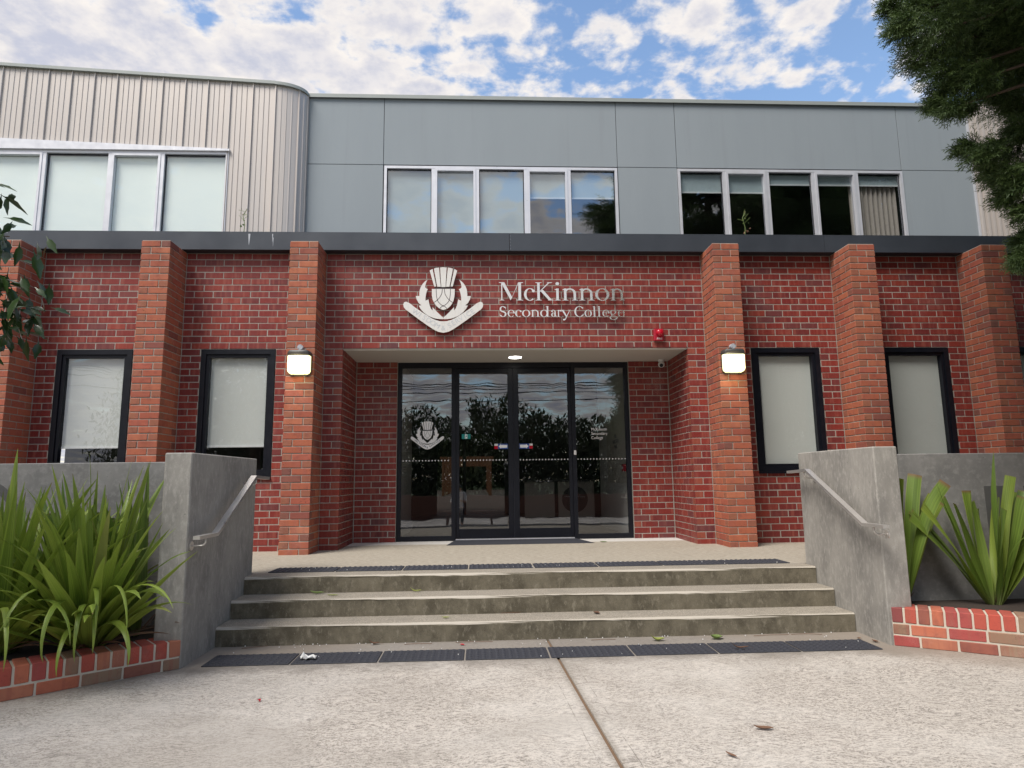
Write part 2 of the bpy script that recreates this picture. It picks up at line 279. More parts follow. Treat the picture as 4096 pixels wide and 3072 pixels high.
def emit(name, col, st, edge=None):
    m, t, p, pos = mat(name); setp(t, p, col=(.8, .8, .7), rough=.4); p.inputs['Emission Color'].default_value = (*col, 1); p.inputs['Emission Strength'].default_value = st
    if edge:
        tc = N(t, 'ShaderNodeTexCoord').outputs['Generated']; s3 = N(t, 'ShaderNodeSeparateXYZ', ins={0: tc})
        dx = MATH(t, 'ABSOLUTE', MATH(t, 'SUBTRACT', s3.outputs[0], .5)); dz = MATH(t, 'ABSOLUTE', MATH(t, 'SUBTRACT', s3.outputs[2], .55))
        k = MAPR(t, MATH(t, 'MAXIMUM', dx, dz), .30, .50); t.links.new(MIX(t, k, (*col, 1), edge), p.inputs['Emission Color']); t.links.new(MAPR(t, k, 0, 1, st, st * .35), p.inputs['Emission Strength'])
    return m
M['lamp'] = emit('lit_diffuser', (1, .97, .80), 5.0, (.85, .80, .35)); M['down'] = emit('lit_downlight', (1, .97, .9), 6.)
def leafmat(name, a, b, rough=.45, tr=.25, sc=8, stripe=0):
    m, t, p, pos = mat(name); n1 = NOISE(t, pos, sc, 3, .6); r = N(t, 'ShaderNodeAttribute', attribute_name='rnd').outputs['Fac']; oi = N(t, 'ShaderNodeObjectInfo').outputs['Random']
    rr = MATH(t, 'FRACT', MATH(t, 'ADD', r, MATH(t, 'MULTIPLY', oi, 3.7))); c = MIX(t, MATH(t, 'ADD', MATH(t, 'MULTIPLY', rr, .6), MATH(t, 'MULTIPLY', n1, .4)), a, b)
    if stripe:
        at = N(t, 'ShaderNodeAttribute', attribute_name='across').outputs['Fac']; sn = NOISE(t, N(t, 'ShaderNodeCombineXYZ', ins={0: MATH(t, 'MULTIPLY', at, 9.), 1: MATH(t, 'MULTIPLY', oi, 50)}).outputs[0], 1, 3, .6)
        c = MIX(t, MAPR(t, sn, .4, .7, 0, .45), c, tuple(x * 1.7 for x in b)); c = MIX(t, MAPR(t, MATH(t, 'ABSOLUTE', at), .9, 1., 0, .7), c, (.28, .30, .07)); al = N(t, 'ShaderNodeAttribute', attribute_name='along').outputs['Fac']; c = MIX(t, MAPR(t, MATH(t, 'ADD', al, MATH(t, 'MULTIPLY', oi, .03)), .985, 1.03), c, (.20, .12, .06)); c = MIX(t, MAPR(t, al, .22, .0, 0, .6), c, (.22, .24, .10)); c = MIX(t, MAPR(t, NOISE(t, pos, 45, 3, .6), .66, .74, 0, .6), c, (.22, .20, .07))
    setp(t, p, col=c, rough=rough); td = N(t, 'ShaderNodeBsdfTranslucent', ins={0: c}); mx = N(t, 'ShaderNodeMixShader', ins={0: tr, 1: p.outputs[0], 2: td.outputs[0]})
    t.links.new(mx.outputs[0], t.nodes['Material Output'].inputs[0]); return m
M['strap'] = leafmat('strap_leaf', (.085, .150, .018), (.27, .35, .055), .40, .22, 5, 1); M['strapdark'] = leafmat('dark_strap_leaf', (.055, .105, .018), (.17, .25, .042), .4, .15, 5, 1)
M['conifer'] = leafmat('conifer_foliage', (.018, .044, .014), (.105, .165, .042), .6, .15, 3); M['glossy'] = leafmat('glossy_dark_leaf', (.015, .036, .012), (.040, .075, .018), .28, .12, 6)
M['bush'] = leafmat('bush_leaf', (.03, .045, .02), (.06, .08, .03), .6, .2); M['deadleaf'] = leafmat('dead_leaf', (.10, .05, .03), (.20, .11, .065), .8, .1); M['yellowleaf'] = leafmat('yellow_green_leaf', (.20, .24, .05), (.34, .36, .10), .6, .2); M['greenleaf'] = leafmat('fallen_green_leaf', (.10, .16, .04), (.2, .27, .08), .6, .2)
M['bark'] = plain('bark', (.09, .065, .045), .9, nz=18, var=.45); M['soil'] = mortar('dark_soil', (.035, .025, .020), (.085, .06, .045))
M['recess_shade'] = plain('recess_shade_concrete', (.10, .098, .095), .9); M['skin'] = plain('skin', (.45, .27, .20), .5); M['shirt'] = plain('white_shirt', (.6, .6, .6), .8); M['trousers'] = plain('dark_trousers', (.02, .02, .03), .8); M['hair'] = plain('dark_hair', (.012, .009, .008), .6)
M['asphalt'] = plain('asphalt', (.05, .05, .052), .9, nz=40, var=.3); M['grass'] = plain('verge_grass', (.05, .08, .025), .9, nz=20, var=.4)
# ---------------------------------------------------------------- ground, terrace, steps
G = -.46
JX = lambda y: .071 + (y + 3.408) * -.0403          # line of the open joint in the paving
g = MB(); e = .011
for x0, x1, sgn in ((-12, None, -1), (None, 12, 1)):
    a = [(x0 if x0 else JX(y) + e, y, G) for y in (-11.6, -2.85)]; b = [(x1 if x1 else JX(y) - e, y, G) for y in (-11.6, -2.85)]
    g.add([a[0], b[0], b[1], a[1]], [(0, 1, 2, 3)])
    k = b if sgn < 0 else a; q = [k[0], k[1], (k[1][0], k[1][1], G - .05), (k[0][0], k[0][1], G - .05)]; g.add(q, [(0, 1, 2, 3) if sgn > 0 else (3, 2, 1, 0)])
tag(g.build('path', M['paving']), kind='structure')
jm = plain('joint_debris', (.16, .10, .06), .95, nz=140, var=.6); j = MB(); j.add([(JX(-11.6) - .02, -11.6, G - .012), (JX(-11.6) + .02, -11.6, G - .012), (JX(-2.85) + .02, -2.85, G - .012), (JX(-2.85) - .02, -2.85, G - .012)], [(0, 1, 2, 3)])
tag(j.build('joint_filler', jm), kind='structure')
bgr = MB(); bgr.box((-400, -400, G - .3), (400, 400, G - .05)); tag(bgr.build('ground', M['grass']), kind='structure')
rd = MB(); rd.box((-60, -20, G - .06), (60, -13.2, G - .02)); tag(rd.build('road', M['asphalt']), kind='structure')
fp = MB(); fp.box((-60, -13.2, G - .06), (60, -11.61, G + .002)); tag(fp.build('pavement', M['paving']), kind='structure')
def tread_profile(y0, y1, z0, z1, r=.022):
    pts = [(y0, z0)] + [(y0 + r - r * math.cos(a), z1 - r + r * math.sin(a)) for a in np.linspace(0, math.pi / 2, 6)] + [(y1, z1), (y1, z0)]; return pts
def extrude_x(m, prof, xs):
    n = len(prof); V = []; Fc = []
    for i, x in enumerate(xs):
        for k, (y, z) in enumerate(prof):
            d = .004 * math.sin(x * 3.1 + k) * (1 if k < n - 2 else 0) + (.003 * (random.random() - .5) if 0 < k < n - 2 else 0); V.append((x, y + d, z + d * .4))
    for i in range(len(xs) - 1):
        for k in range(n): k2 = (k + 1) % n; Fc.append((i * n + k, i * n + k2, (i + 1) * n + k2, (i + 1) * n + k))
    Fc += [tuple(range(n)), tuple(range(len(xs) * n - 1, (len(xs) - 1) * n - 1, -1))]; m.add(V, [f[::-1] for f in Fc]); return m
xs = list(np.linspace(-2.628, 2.658, 60))
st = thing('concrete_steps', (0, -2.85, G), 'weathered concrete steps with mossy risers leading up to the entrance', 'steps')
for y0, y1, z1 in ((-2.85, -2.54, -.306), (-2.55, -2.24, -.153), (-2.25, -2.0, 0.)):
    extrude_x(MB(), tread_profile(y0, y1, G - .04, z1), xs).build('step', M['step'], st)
tr_ = MB(); tr_.box((-8, -2.001, -.3), (-2.0, 0.3, 0)); tr_.box((-2.0, -2.001, -.3), (8, .3, 0)); tr_.box((-2.4, .3, -.3), (2.4, 1.3, 0))
tag(tr_.build('terrace', M['terrace']), kind='structure')
# tactile tiles: a plate with rows of raised pads
def tact_mesh():
    m = MB(); m.cbox((-.3085, -.148, 0), (.3085, .148, .007), .003)
    for i in range(12):
        for k in range(6):
            x = -.275 + i * .05; y = -.125 + k * .05; a = .017; V = []
            for rr, z in ((1, .007), (.62, .0125)): V += [(x + a * rr * math.cos(q), y + a * .62 * rr * math.sin(q), z) for q in np.arange(8) * math.pi / 4]
            m.add(V, [(i_, (i_ + 1) % 8, 8 + (i_ + 1) % 8, 8 + i_) for i_ in range(8)] + [tuple(range(8, 16))])
    return mesh('tactile_tile', m.V, m.F, M['rubber'])
tm = tact_mesh(); terr = bpy.data.objects['terrace']; pth = bpy.data.objects['path']
for par, yy, zz_ in ((pth, -3.28, G + .001), (terr, -1.86, .001)):
    for i in range(8): o = link('tactile_tile', tm, (-2.19 + i * .63, yy + (random.random() - .5) * .006, zz_), par); o.rotation_euler.z = (random.random() - .5) * .008
# ---------------------------------------------------------------- building
B = thing('school_building', (0, 0, 0), 'two storey school building with red brick ground floor and grey rendered upper storey', 'building')
HC = .086; BZ = -.02; NC = 45; LZ = BZ + 30 * HC    # lintel underside 2.56
PIL = [(-6.49, -6.14), (-4.69, -4.34), (-2.87, -2.52), (2.52, 2.87), (4.335, 4.685), (6.14, 6.49)]
WIN = [(-5.89, -4.945), (-4.09, -3.14), (3.14, 4.085), (4.94, 5.885), (6.74, 7.685)]; WZ0, WZ1 = .906, LZ
wallm = MB()
def wall_box(x0, x1, z0, z1, y=.003, d=.1): wallm.box((x0, y, z0), (x1, y + d, z1))
wall_box(-2.28, 2.28, LZ, 3.852)
edges = [-9.5] + sum([[a, b] for a, b in WIN[:2]], []) + [-2.285]
for lo, hi, ws in ((-9.5, -2.285, WIN[:2]), (2.285, 9.5, WIN[2:])):
    x = lo
    for a, b in ws: wall_box(x, a, -.05, 3.852); wall_box(a, b, -.05, WZ0); wall_box(a, b, WZ1, 3.852); x = b
    wall_box(x, hi, -.05, 3.852)
for s_ in (-1, 1):
    wallm.box((s_ * 2.283, .103, -.05), (s_ * 2.39, 1.06, LZ)); wallm.box((s_ * 1.69, .963, -.05), (s_ * 2.283, 1.06, LZ))
BW = wallm.build('brick_wall', M['mortar'], B)
bm = MB(); J = .0052
def brick_run(x0, x1, k, phase, y=0., d=.1, holes=()):
    z0 = BZ + k * HC + .0052; z1 = z0 + .0756
    if z1 < .015: return
    z0 = max(z0, -.02); xs_ = []; n0 = math.floor((x0 - phase) / .24) - 1; x = phase + n0 * .24 + (.12 if k % 2 else 0)
    while x < x1:
        a, b = max(x, x0), min(x + .24, x1); a += J if a > x0 else J * .6; b -= J if b < x1 else J * .6
        for h0, h1, hz0, hz1 in holes:
            if z0 + .04 > hz0 and z0 + .04 < hz1:
                if a >= h0 and b <= h1: a = b
                elif a < h0 < b: b = h0 - .003
                elif a < h1 < b: a = h1 + .003
        if b - a > .03:
            dy = (random.random() - .5) * .003; jz = (random.random() - .5) * .002
            bm.cbox((a + (random.random() - .5) * .003, y + dy, z0 + jz), (b + (random.random() - .5) * .003, y + d, z1 + jz), .003, random.random() * .999 + .001)
        x += .24
H = [(a, b, WZ0 - .02, WZ1) for a, b in WIN]
for k in range(NC):
    if k >= 30: brick_run(-2.52, 2.52, k, -2.28)
    else:   # strips beside the opening, corner bricks turned into the reveal
        z0 = max(BZ + k * HC + .005, -.02); z1 = BZ + k * HC + .081
        for s_ in (-1, 1):
            rr = lambda: random.random() * .999 + .001
            def cb(a, b):
                xa, xb = sorted((s_ * a[0], s_ * b[0])); dy = (random.random() - .5) * .002; bm.cbox((xa, a[1] + dy, z0), (xb, b[1] + dy, z1), .003, rr())
            if k % 2: cb((2.28, 0), (2.39, .23)); cb((2.40, 0), (2.517, .1)); ys = [(.24 + .24 * i, .47 + .24 * i) for i in range(3)]
            else: cb((2.28, 0), (2.517, .11)); ys = [(.12 + .24 * i, .35 + .24 * i) for i in range(3)] + [(.84, .953)]
            for ya, yb in ys: cb((2.28, ya), (2.38, yb))
            xa, xb = sorted((s_ * 1.69, s_ * 2.275)); brick_run(xa, xb, k, s_ * 2.28 + (0 if s_ > 0 else 0) + .12 * (s_ < 0), .96, .1)
    for (x0, x1, ph) in ((-4.34, -2.87, -4.34 + .12), (-6.14, -4.69, -6.14), (-8.0, -6.49, -8.0), (2.87, 4.335, 4.335 + .12), (4.685, 6.14, 6.14), (6.49, 8.2, 8.0)):
        brick_run(x0, x1, k, ph, holes=H)
tag(bm.build('brick', M['brick'], BW), kind='stuff')
# pillars: real bond, two wythes deep each way; the two beside the door are built brick by brick
shared = {}
def one_brick(dims, matk):
    key = (tuple(round(v, 3) for v in dims), matk, random.randint(0, 2))
    if key not in shared:
        V, Fc, Hh = chbox((-dims[0] / 2, -dims[1] / 2, -dims[2] / 2), tuple(v / 2 for v in dims), .004, .0025)
        shared[key] = mesh('brick', V, Fc, M[matk], {'hd': Hh, 'rnd': [0.] * len(Fc)})
    return shared[key]
nind = 0
for pi, (x0, x1) in enumerate(PIL):
    s_ = 1 if x0 > 0 else -1; inn = x0 if s_ > 0 else x1; near = pi in (2, 3)
    core = MB(); core.box((x0 + .007, -.463, -.05), (x1 - .007, .002, 3.852)); pc = core.build('brick_pillar', M['pmortar'], B); pm = MB()
    for k in range(NC):
        z0 = BZ + k * HC + .006; z1 = z0 + .074; z0 = max(z0, -.02)
        # bricks in (u,v): u from the inner side outwards 0..0.35, v depth from front 0..0.47
        if k % 2 == 0: L_ = [((0, 0), (.11, .23)), ((.12, 0), (.35, .11)), ((0, .24), (.11, .47)), ((.24, .12), (.35, .35)), ((.24, .36), (.35, .47))]
        else: L_ = [((0, 0), (.23, .11)), ((.24, 0), (.35, .23)), ((0, .12), (.11, .35)), ((0, .36), (.11, .47)), ((.24, .24), (.35, .47))]
        if (s_ > 0) == (pi == 3): pass
        for (ua, va), (ub, vb) in L_:
            xa, xb = sorted((inn + s_ * ua, inn + s_ * ub)); ya, yb = -.47 + va, -.47 + vb
            if vb > .46: yb -= .003
            dx = (random.random() - .5) * .002; dy = (random.random() - .5) * .003
            vis = va == 0 or ua == 0
            if near and vis and nind < 300:
                nind += 1; link('brick', one_brick((xb - xa, yb - ya, z1 - z0), 'pier'), ((xa + xb) / 2 + dx, (ya + yb) / 2 + dy, (z0 + z1) / 2), pc)
            else: pm.cbox((xa + dx, ya + dy, z0), (xb + dx, yb + dy, z1), .004, random.random() * .999 + .001, .002)
    tag(pm.build('brick', M['pier'], pc), kind='stuff')
# fascia, soffits
fa = MB(); fa.box((-9.5, -.14, 3.856), (-.098, -.11, 4.085)); fa.box((-9.5, -.14, 4.085), (9.5, 1.2, 4.10)); FA = fa.build('fascia', M['fascia'], B)
f2 = MB(); f2.box((-.092, -.14, 3.856), (4.2, -.11, 4.0845)); f2.box((4.204, -.14, 3.856), (9.5, -.11, 4.0845)); f2.build('fascia', M['fascia'], B)
sf = MB(); sf.box((-9.5, -.11, 3.853), (9.5, .12, 3.86)); sf.build('soffit', M['soffit'], B)
rv = MB()
for i in range(5): rv.tube([(-6.56, -.1425, 3.875 + i * .048), (-6.56, -.139, 3.875 + i * .048)], .004, 6); rv.tube([(-.083, -.1425, 3.88 + i * .045), (-.083, -.139, 3.88 + i * .045)], .003, 6)
rv.build('rivet', M['alu'], B)
es = MB(); es.box((-2.279, .003, LZ - .004), (2.279, 1.05, LZ + .02)); es.build('entrance_soffit', M['entry_soffit'], B); box('soffit_bead', (-2.279, .04, LZ - .012), (2.279, .055, LZ - .004), M['white'], B)
# upper storey: rendered panels separated by recessed joints
UY = 1.4; uw = MB(); uw.box((-3.28, UY + .012, 4.0), (7.70, UY + .3, 7.0)); UWALL = None
A0, A1, B0, B1, WH = -2.0, 1.735, 2.725, 6.49, 5.815
bk = MB()
for a, b, z0, z1 in ((-3.28, A0, 4.0, 7.0), (A1, B0, 4.0, 7.0), (B1, 7.70, 4.0, 7.0), (A0, A1, WH, 7.0), (B0, B1, WH, 7.0)): bk.box((a, UY + .012, z0), (b, UY + .2, z1))
bk.build('wall_backing', M['soffit'], B)
gp = .004
for x0, x1, z0, z1 in ((-3.28, -2.016, 4.0, 5.835), (-3.28, -2.016, 5.835, 6.985), (-2.016, 1.747, WH + .02, 6.985), (1.747, 2.724, 4.0, 5.835), (1.747, 2.724, 5.835, 6.985), (2.724, 6.492, WH + .02, 6.985), (6.492, 7.70, 4.0, 5.835), (6.492, 7.70, 5.835, 6.985)):
    box('wall_panel', (x0 + gp, UY, z0 + gp), (x1 - gp, UY + .0118, z1 - gp), M['render'], B, .0025)
cp = MB(); cp.box((-3.25, UY - .035, 6.985), (7.72, UY + .25, 7.025)); cp.box((-3.25, UY - .04, 6.96), (7.72, UY - .034, 7.022)); cp.build('parapet_cap', M['trim'], B)
rb = MB(); rb.box((-9.5, 1.6, 6.8), (9.5, 9, 6.85)); rb.build('roof', M['soffit'], B)
def frame_rect(m, x0, x1, z0, z1, y0, y1, w): m.box((x0, y0, z0), (x0 + w, y1, z1)); m.box((x1 - w, y0, z0), (x1, y1, z1)); m.box((x0 + w, y0, z1 - w), (x1 - w, y1, z1)); m.box((x0 + w, y0, z0), (x1 - w, y1, z0 + w))
def upper_window(x0, x1, z0, z1, y, lights, m_bl, blinds, sash=(1, 3), sub=None):
    root = bpy.data.objects.new('window', None); COL.objects.link(root); place(root, ((x0 + x1) / 2, y, z0), B)
    f = MB(); frame_rect(f, x0, x1, z0, z1, y - .015, y + .07, .042); e_ = lights
    for x in e_[1:-1]: f.box((x - .027, y - .013, z0 + .042), (x + .027, y + .07, z1 - .042))
    f.build('window_frame', M['alu'], root)
    for i in range(len(e_) - 1):
        a = e_[i] + (.042 if i == 0 else .027); b = e_[i + 1] - (.042 if i == len(e_) - 2 else .027); zt = z1 - .042; zb = z0 + .042
        if i in sash: sm = MB(); frame_rect(sm, a + .001, b - .001, zb, zt, y - .022, y + .05, .036); sm.build('sash_frame', M['alu'], root); a += .035; b -= .035; zt -= .036; zb += .036
        else: sm = MB(); sm.box((a, y + .03, zb), (a + .012, y + .06, zt)); sm.box((b - .012, y + .03, zb), (b, y + .06, zt)); sm.box((a, y + .03, zt - .02), (b, y + .06, zt)); sm.build('glazing_bead', M['black'], root)
        pn = MB(); pn.add([(a, y + .03, zb), (b, y + .03, zb), (b, y + .03, zt), (a, y + .03, zt)], [(0, 1, 2, 3)]); pn.build('pane', M['glass_up'] if m_bl != 'blind_mint' else M['glass_w'], root)
        bz = blinds[i]
        if bz is not None:
            bb = max(bz, zb); bl_ = MB(); bl_.box((a + .001, y + .062, bb), (b - .001, y + .065, zt)); bl_.build('blind', M[m_bl], root)
            if bz > zb: rl = MB(); rl.box((a + .003, y + .052, bz - .012), (b - .003, y + .070, bz + .012)); rl.build('blind_rail', M['blind_rail'], root)
    return root
la = [A0, -1.225, -.522, .25, .95, A1]; lb = [B0, 3.492, 4.208, 4.975, 5.704, B1]
upper_window(A0, A1, 4.05, WH, UY, la, 'blind_grey', [4, 4, 4, 5.32, 5.32])
wb = upper_window(B0, B1, 4.05, WH, UY, lb, 'blind_grey', [5.44, 5.44, 5.585, 5.585, 5.585])
cu = MB(); n = 60
V = []; 
for i in range(n + 1):
    x = 5.62 + (6.43 - 5.62) * i / n; y = UY + .12 + .025 * math.sin(i * 1.05); V += [(x, y, 4.05), (x, y, WH - .05)]
cu.add(V, [(2 * i, 2 * i + 2, 2 * i + 3, 2 * i + 1) for i in range(n)]); cu.build('curtain', M['curtain'], wb, True)
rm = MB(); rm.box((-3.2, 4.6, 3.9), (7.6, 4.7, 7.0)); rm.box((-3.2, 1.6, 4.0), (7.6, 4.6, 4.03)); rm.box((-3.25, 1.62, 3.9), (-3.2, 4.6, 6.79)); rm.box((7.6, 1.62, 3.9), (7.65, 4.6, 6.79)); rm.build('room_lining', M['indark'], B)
# left metal cladding, pan by pan, curving back to the grey wall
MY = 1.15; PW = .345
def pan_profile(w):   # (x,y) across a pan: major rib at the left edge, three fine double flutes
    P = [(0, -.024), (.008, -.026), (.012, -.022), (.014, 0)]
    for q in (.27, .50, .73): c_ = q * w; P += [(c_ - .006, 0), (c_ - .003, -.005), (c_, -.001), (c_ + .003, -.005), (c_ + .006, 0)]
    return P + [(w - .003, 0), (w, -.024)]
pf = pan_profile(PW); V = []; 
for x, y in pf: V += [(x, y, 0), (x, y, 1)]
panm = mesh('cladding_pan', V, [(2 * i, 2 * i + 2, 2 * i + 3, 2 * i + 1) for i in range(len(pf) - 1)], M['clad'])
topz = lambda x: 7.035 - (x + 3.68) * .056
LW0, LWH = -4.335, 5.885; lwh = lambda x: 5.885 - (x + 4.34) * .040
CL = bpy.data.objects.new('metal_cladding', mesh('cladding_backing', [(-9.6, MY + .03, 4.0), (-9.6, MY + .03, 4.01), (-9.59, MY + .03, 4.0)], [(0, 1, 2)], M['clad'])); COL.objects.link(CL); place(CL, (0, 0, 0), B)
x = -3.671 - PW * 14
while x < -3.7:
    z0 = lwh(x + .17) if x + PW < LW0 + .06 else 4.0
    o = link('cladding_pan', panm, (x, MY, z0), CL); o.scale = (1, 1, topz(x + .17) + .02 - z0); x += PW
cpn = MB(); V = []; a_, b_ = .46, .25; s_last = 0; prof = []; s_ = 0.; pts = [(-3.671 + a_ * math.sin(q), MY + b_ - b_ * math.cos(q)) for q in np.linspace(0, math.pi / 2, 120)]
for i, (px, py) in enumerate(pts):
    if i: s_ += math.hypot(px - pts[i - 1][0], py - pts[i - 1][1])
    u_ = s_ % PW; h_ = 0
    if u_ < .014: h_ = .024
    for q in (.27, .5, .73):
        if abs(u_ - q * PW) < .006: h_ = .007
    q = i / 119 * math.pi / 2; nx, ny = math.sin(q), -math.cos(q); zt = topz(-3.67) - .02 - .035 * (i / 119); V += [(px + nx * h_, py + ny * h_, 4.0), (px + nx * h_, py + ny * h_, zt)]
cpn.add(V, [(2 * i, 2 * i + 2, 2 * i + 3, 2 * i + 1) for i in range(119)]); cpn.build('curved_cladding', M['clad'], CL)
ct = MB(); path_ = [(-9.6, MY), (-3.671, MY)] + pts[::6]; V = []
for i, (px, py) in enumerate(path_): zt = (topz(px) if i < 2 else topz(-3.67) - .055 * (i / len(path_))); V += [(px, py - .045, zt - .02), (px, py - .045, zt + .03), (px, py + .3, zt + .03), (px, py + .3, zt - .02)]
ct.add(V, [(4 * i + k, 4 * i + 4 + k, 4 * i + 4 + (k + 1) % 4, 4 * i + (k + 1) % 4) for i in range(len(path_) - 1) for k in range(4)]); ct.build('parapet_cap', M['trim'], B)
wl_ = [-9.0, -8.13, -7.07, -6.09, -5.31, LW0]
root = upper_window(-9.0, LW0, 4.05, LWH, MY, [-9.0, -8.05, -7.068, -6.10, -5.32, LW0], 'blind_mint', [4, 4, 4, 4, 4], sash=(1, 3)); fl = MB()
fl.add([(-9.0, MY - .05, LWH), (LW0 + .02, MY - .05, LWH), (LW0 + .02, MY - .05, LWH + .03), (-9.0, MY - .05, LWH + .215), (-9.0, MY + .02, LWH), (LW0 + .02, MY + .02, LWH), (LW0 + .02, MY + .02, LWH + .03), (-9.0, MY + .02, LWH + .215)], [(0, 1, 2, 3), (3, 2, 6, 7), (1, 5, 6, 2), (0, 4, 5, 1)]); fl.build('window_head_flashing', M['alu'], root)
# right metal cladding (comes forward from the end of the grey wall)
rc = MB(); V = []; pp = []; 
for i in range(42):
    s_ = i * .088; ang = min(1.0, s_ / 1.2) * .55
    bx = 7.70 + s_ * .80; by = UY - .02 - .28 * min(s_, 1.2) 
    for du, h_ in ((0, 0), (.030, 0), (.040, .034), (.066, .034), (.076, 0)): pp.append((bx + du * .9, by - h_ - du * .25))
for px, py in pp: V += [(px, py, 4.0), (px, py, 7.0)]
rc.add(V, [(2 * i, 2 * i + 2, 2 * i + 3, 2 * i + 1) for i in range(len(pp) - 1)]); rc.build('corrugated_cladding', M['clad'], B)
box('corner_trim', (7.69, UY - .03, 4.0), (7.715, UY + .01, 7.0), M['alu'], B)
# ground-floor windows
def low_window(x0, x1, blz, light):
    root = bpy.data.objects.new('window', None); COL.objects.link(root); place(root, ((x0 + x1) / 2, 0, WZ0), B); z0, z1 = WZ0, WZ1 - .004
    f = MB(); frame_rect(f, x0 + .004, x1 - .004, z0, z1, -.006, .09, .062); f.build('window_frame', M['black'], root)
    f = MB(); frame_rect(f, x0 + .067, x1 - .067, z0 + .063, z1 - .063, .012, .085, .04); f.build('sash_frame', M['black'], root); a, b = x0 + .105, x1 - .105; zb, zt = z0 + .10, z1 - .10
    MB().add([(a, .045, zb), (b, .045, zb), (b, .045, zt), (a, .045, zt)], [(0, 1, 2, 3)]).build('pane', M['glass_w'], root)
    bb = max(blz, zb - .01); MB().box((a + .003, .082, bb), (b - .003, .0845, zt)).build('blind', M['blind'], root)
    if blz > zb: MB().box((a + .004, .072, blz - .012), (b - .004, .092, blz + .016)).build('blind_rail', M['blind_rail'], root)
    sill = MB(); sill.box((x0, -.03, z0 - .022), (x1, .09, z0 - .002)); sill.build('window_sill', M['black'], root)
for (a, b), bz in zip(WIN, (1.312, 1.309, .5, .5, .5)): low_window(a, b, bz, 0)
dk = MB()
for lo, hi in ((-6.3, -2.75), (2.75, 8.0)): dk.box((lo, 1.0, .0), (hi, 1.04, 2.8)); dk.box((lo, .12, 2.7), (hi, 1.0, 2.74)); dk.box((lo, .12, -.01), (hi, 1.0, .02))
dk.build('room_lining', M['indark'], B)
# ---------------------------------------------------------------- entrance glazing
DY = 1.0; E_ = bpy.data.objects.new('entrance_glazing', None); COL.objects.link(E_); place(E_, (0, DY, 0), B)
f = MB(); yb = DY + .07
f.box((-1.686, DY, .0), (-1.63, yb, LZ)); f.box((1.63, DY, 0), (1.686, yb, LZ)); f.box((-1.63, DY, 2.475), (1.63, yb, LZ - .005)); f.box((-1.63, DY, .0), (-.912, yb, .068)); f.box((.897, DY, 0), (1.63, yb, .068))
f.box((-.912, DY - .005, .0), (-.85, yb, 2.475)); f.box((.838, DY - .005, 0), (.897, yb, 2.475)); f.build('door_frame', M['black'], E_)
def leaf(x0, x1, inner):
    f = MB(); z0, z1 = .03, 2.472; st_w = .05; w0, w1 = (.05, .075) if inner > 0 else (.075, .05)
    f.cbox((x0, DY + .012, z0), (x0 + w0, DY + .055, z1), .003); f.cbox((x1 - w1, DY + .012, z0), (x1, DY + .055, z1), .003); f.cbox((x0 + w0, DY + .014, 2.402), (x1 - w1, DY + .053, z1), .003); f.cbox((x0 + w0, DY + .014, z0), (x1 - w1, DY + .053, .16), .003)
    f.h = [0.] * len(f.F); o = f.build('door_leaf', M['black'], E_, loc=((x0 + x1) / 2, DY, 0))
    return o
leaf(-.849, -.020, 1); leaf(-.012, .837, -1); box('door_seal', (-.0205, DY + .02, .03), (-.0115, DY + .05, 2.47), M['rubber'], E_)
for a, b, zb_, zt in ((-1.63, -.912, .068, 2.475), (-.80, -.094, .16, 2.402), (.062, .79, .16, 2.402), (.897, 1.63, .068, 2.475)): MB().add([(a, DY + .035, zb_), (b, DY + .035, zb_), (b, DY + .035, zt), (a, DY + .035, zt)], [(0, 1, 2, 3)]).build('pane', M['glass'], E_)
box('threshold', (-.85, DY - .01, .0), (.84, DY + .06, .024), M['alu'], E_)
tr2 = MB()
for x in list(np.arange(-1.615, -.93, .046)) + list(np.arange(-.785, -.11, .046)): tr2.prism([(x, 1.130), (x + .016, 1.142), (x + .016, 1.118)], DY + .033, DY + .034)
for x in list(np.arange(.075, .78, .046)) + list(np.arange(.915, 1.62, .046)): tr2.prism([(x + .016, 1.129), (x, 1.141), (x, 1.117)], DY + .033, DY + .034)
tag(tr2.build('safety_marking', M['decal_white'], E_), kind='stuff')
dec = bpy.data.objects.new('push_arrow_decal', None)
def arrow(x0, x1, right):
    z0, z1 = 1.288, 1.362; r_ = (x0, x0 + .05) if not right else (x1 - .05, x1)
    b_ = (x0 + .05, x1) if not right else (x0, x1 - .05)
    o = MB().box((b_[0], DY + .031, z0), (b_[1], DY + .034, z1)).build('arrow_decal', M['blue'], E_)
    MB().box((r_[0], DY + .031, z0), (r_[1], DY + .034, z0 + .045)).build('red_patch', M['redlens'], o); MB().box((r_[0], DY + .031, z0 + .045), (r_[1], DY + .034, z1)).build('white_patch', M['white'], o)
    c_ = (b_[0] + b_[1]) / 2; d = -1 if not right else 1; zc = (z0 + z1) / 2; L = .062
    MB().prism([(c_ - d * L, zc + .021), (c_ + d * .028, zc + .021), (c_ + d * .028, zc + .033), (c_ + d * L, zc), (c_ + d * .028, zc - .033), (c_ + d * .028, zc - .021), (c_ - d * L, zc - .021)], DY + .029, DY + .0305).build('white_arrow', M['decal_white'], o)
arrow(-.294, -.096, False); arrow(.065, .263, True)
ex = MB().box((-.765, DY + .031, 1.437), (-.640, DY + .034, 1.507)).build('exit_sign', M['green'], E_); MB().box((-.72, DY + .029, 1.442), (-.685, DY + .0305, 1.502)).build('white_door_symbol', M['decal_white'], ex)
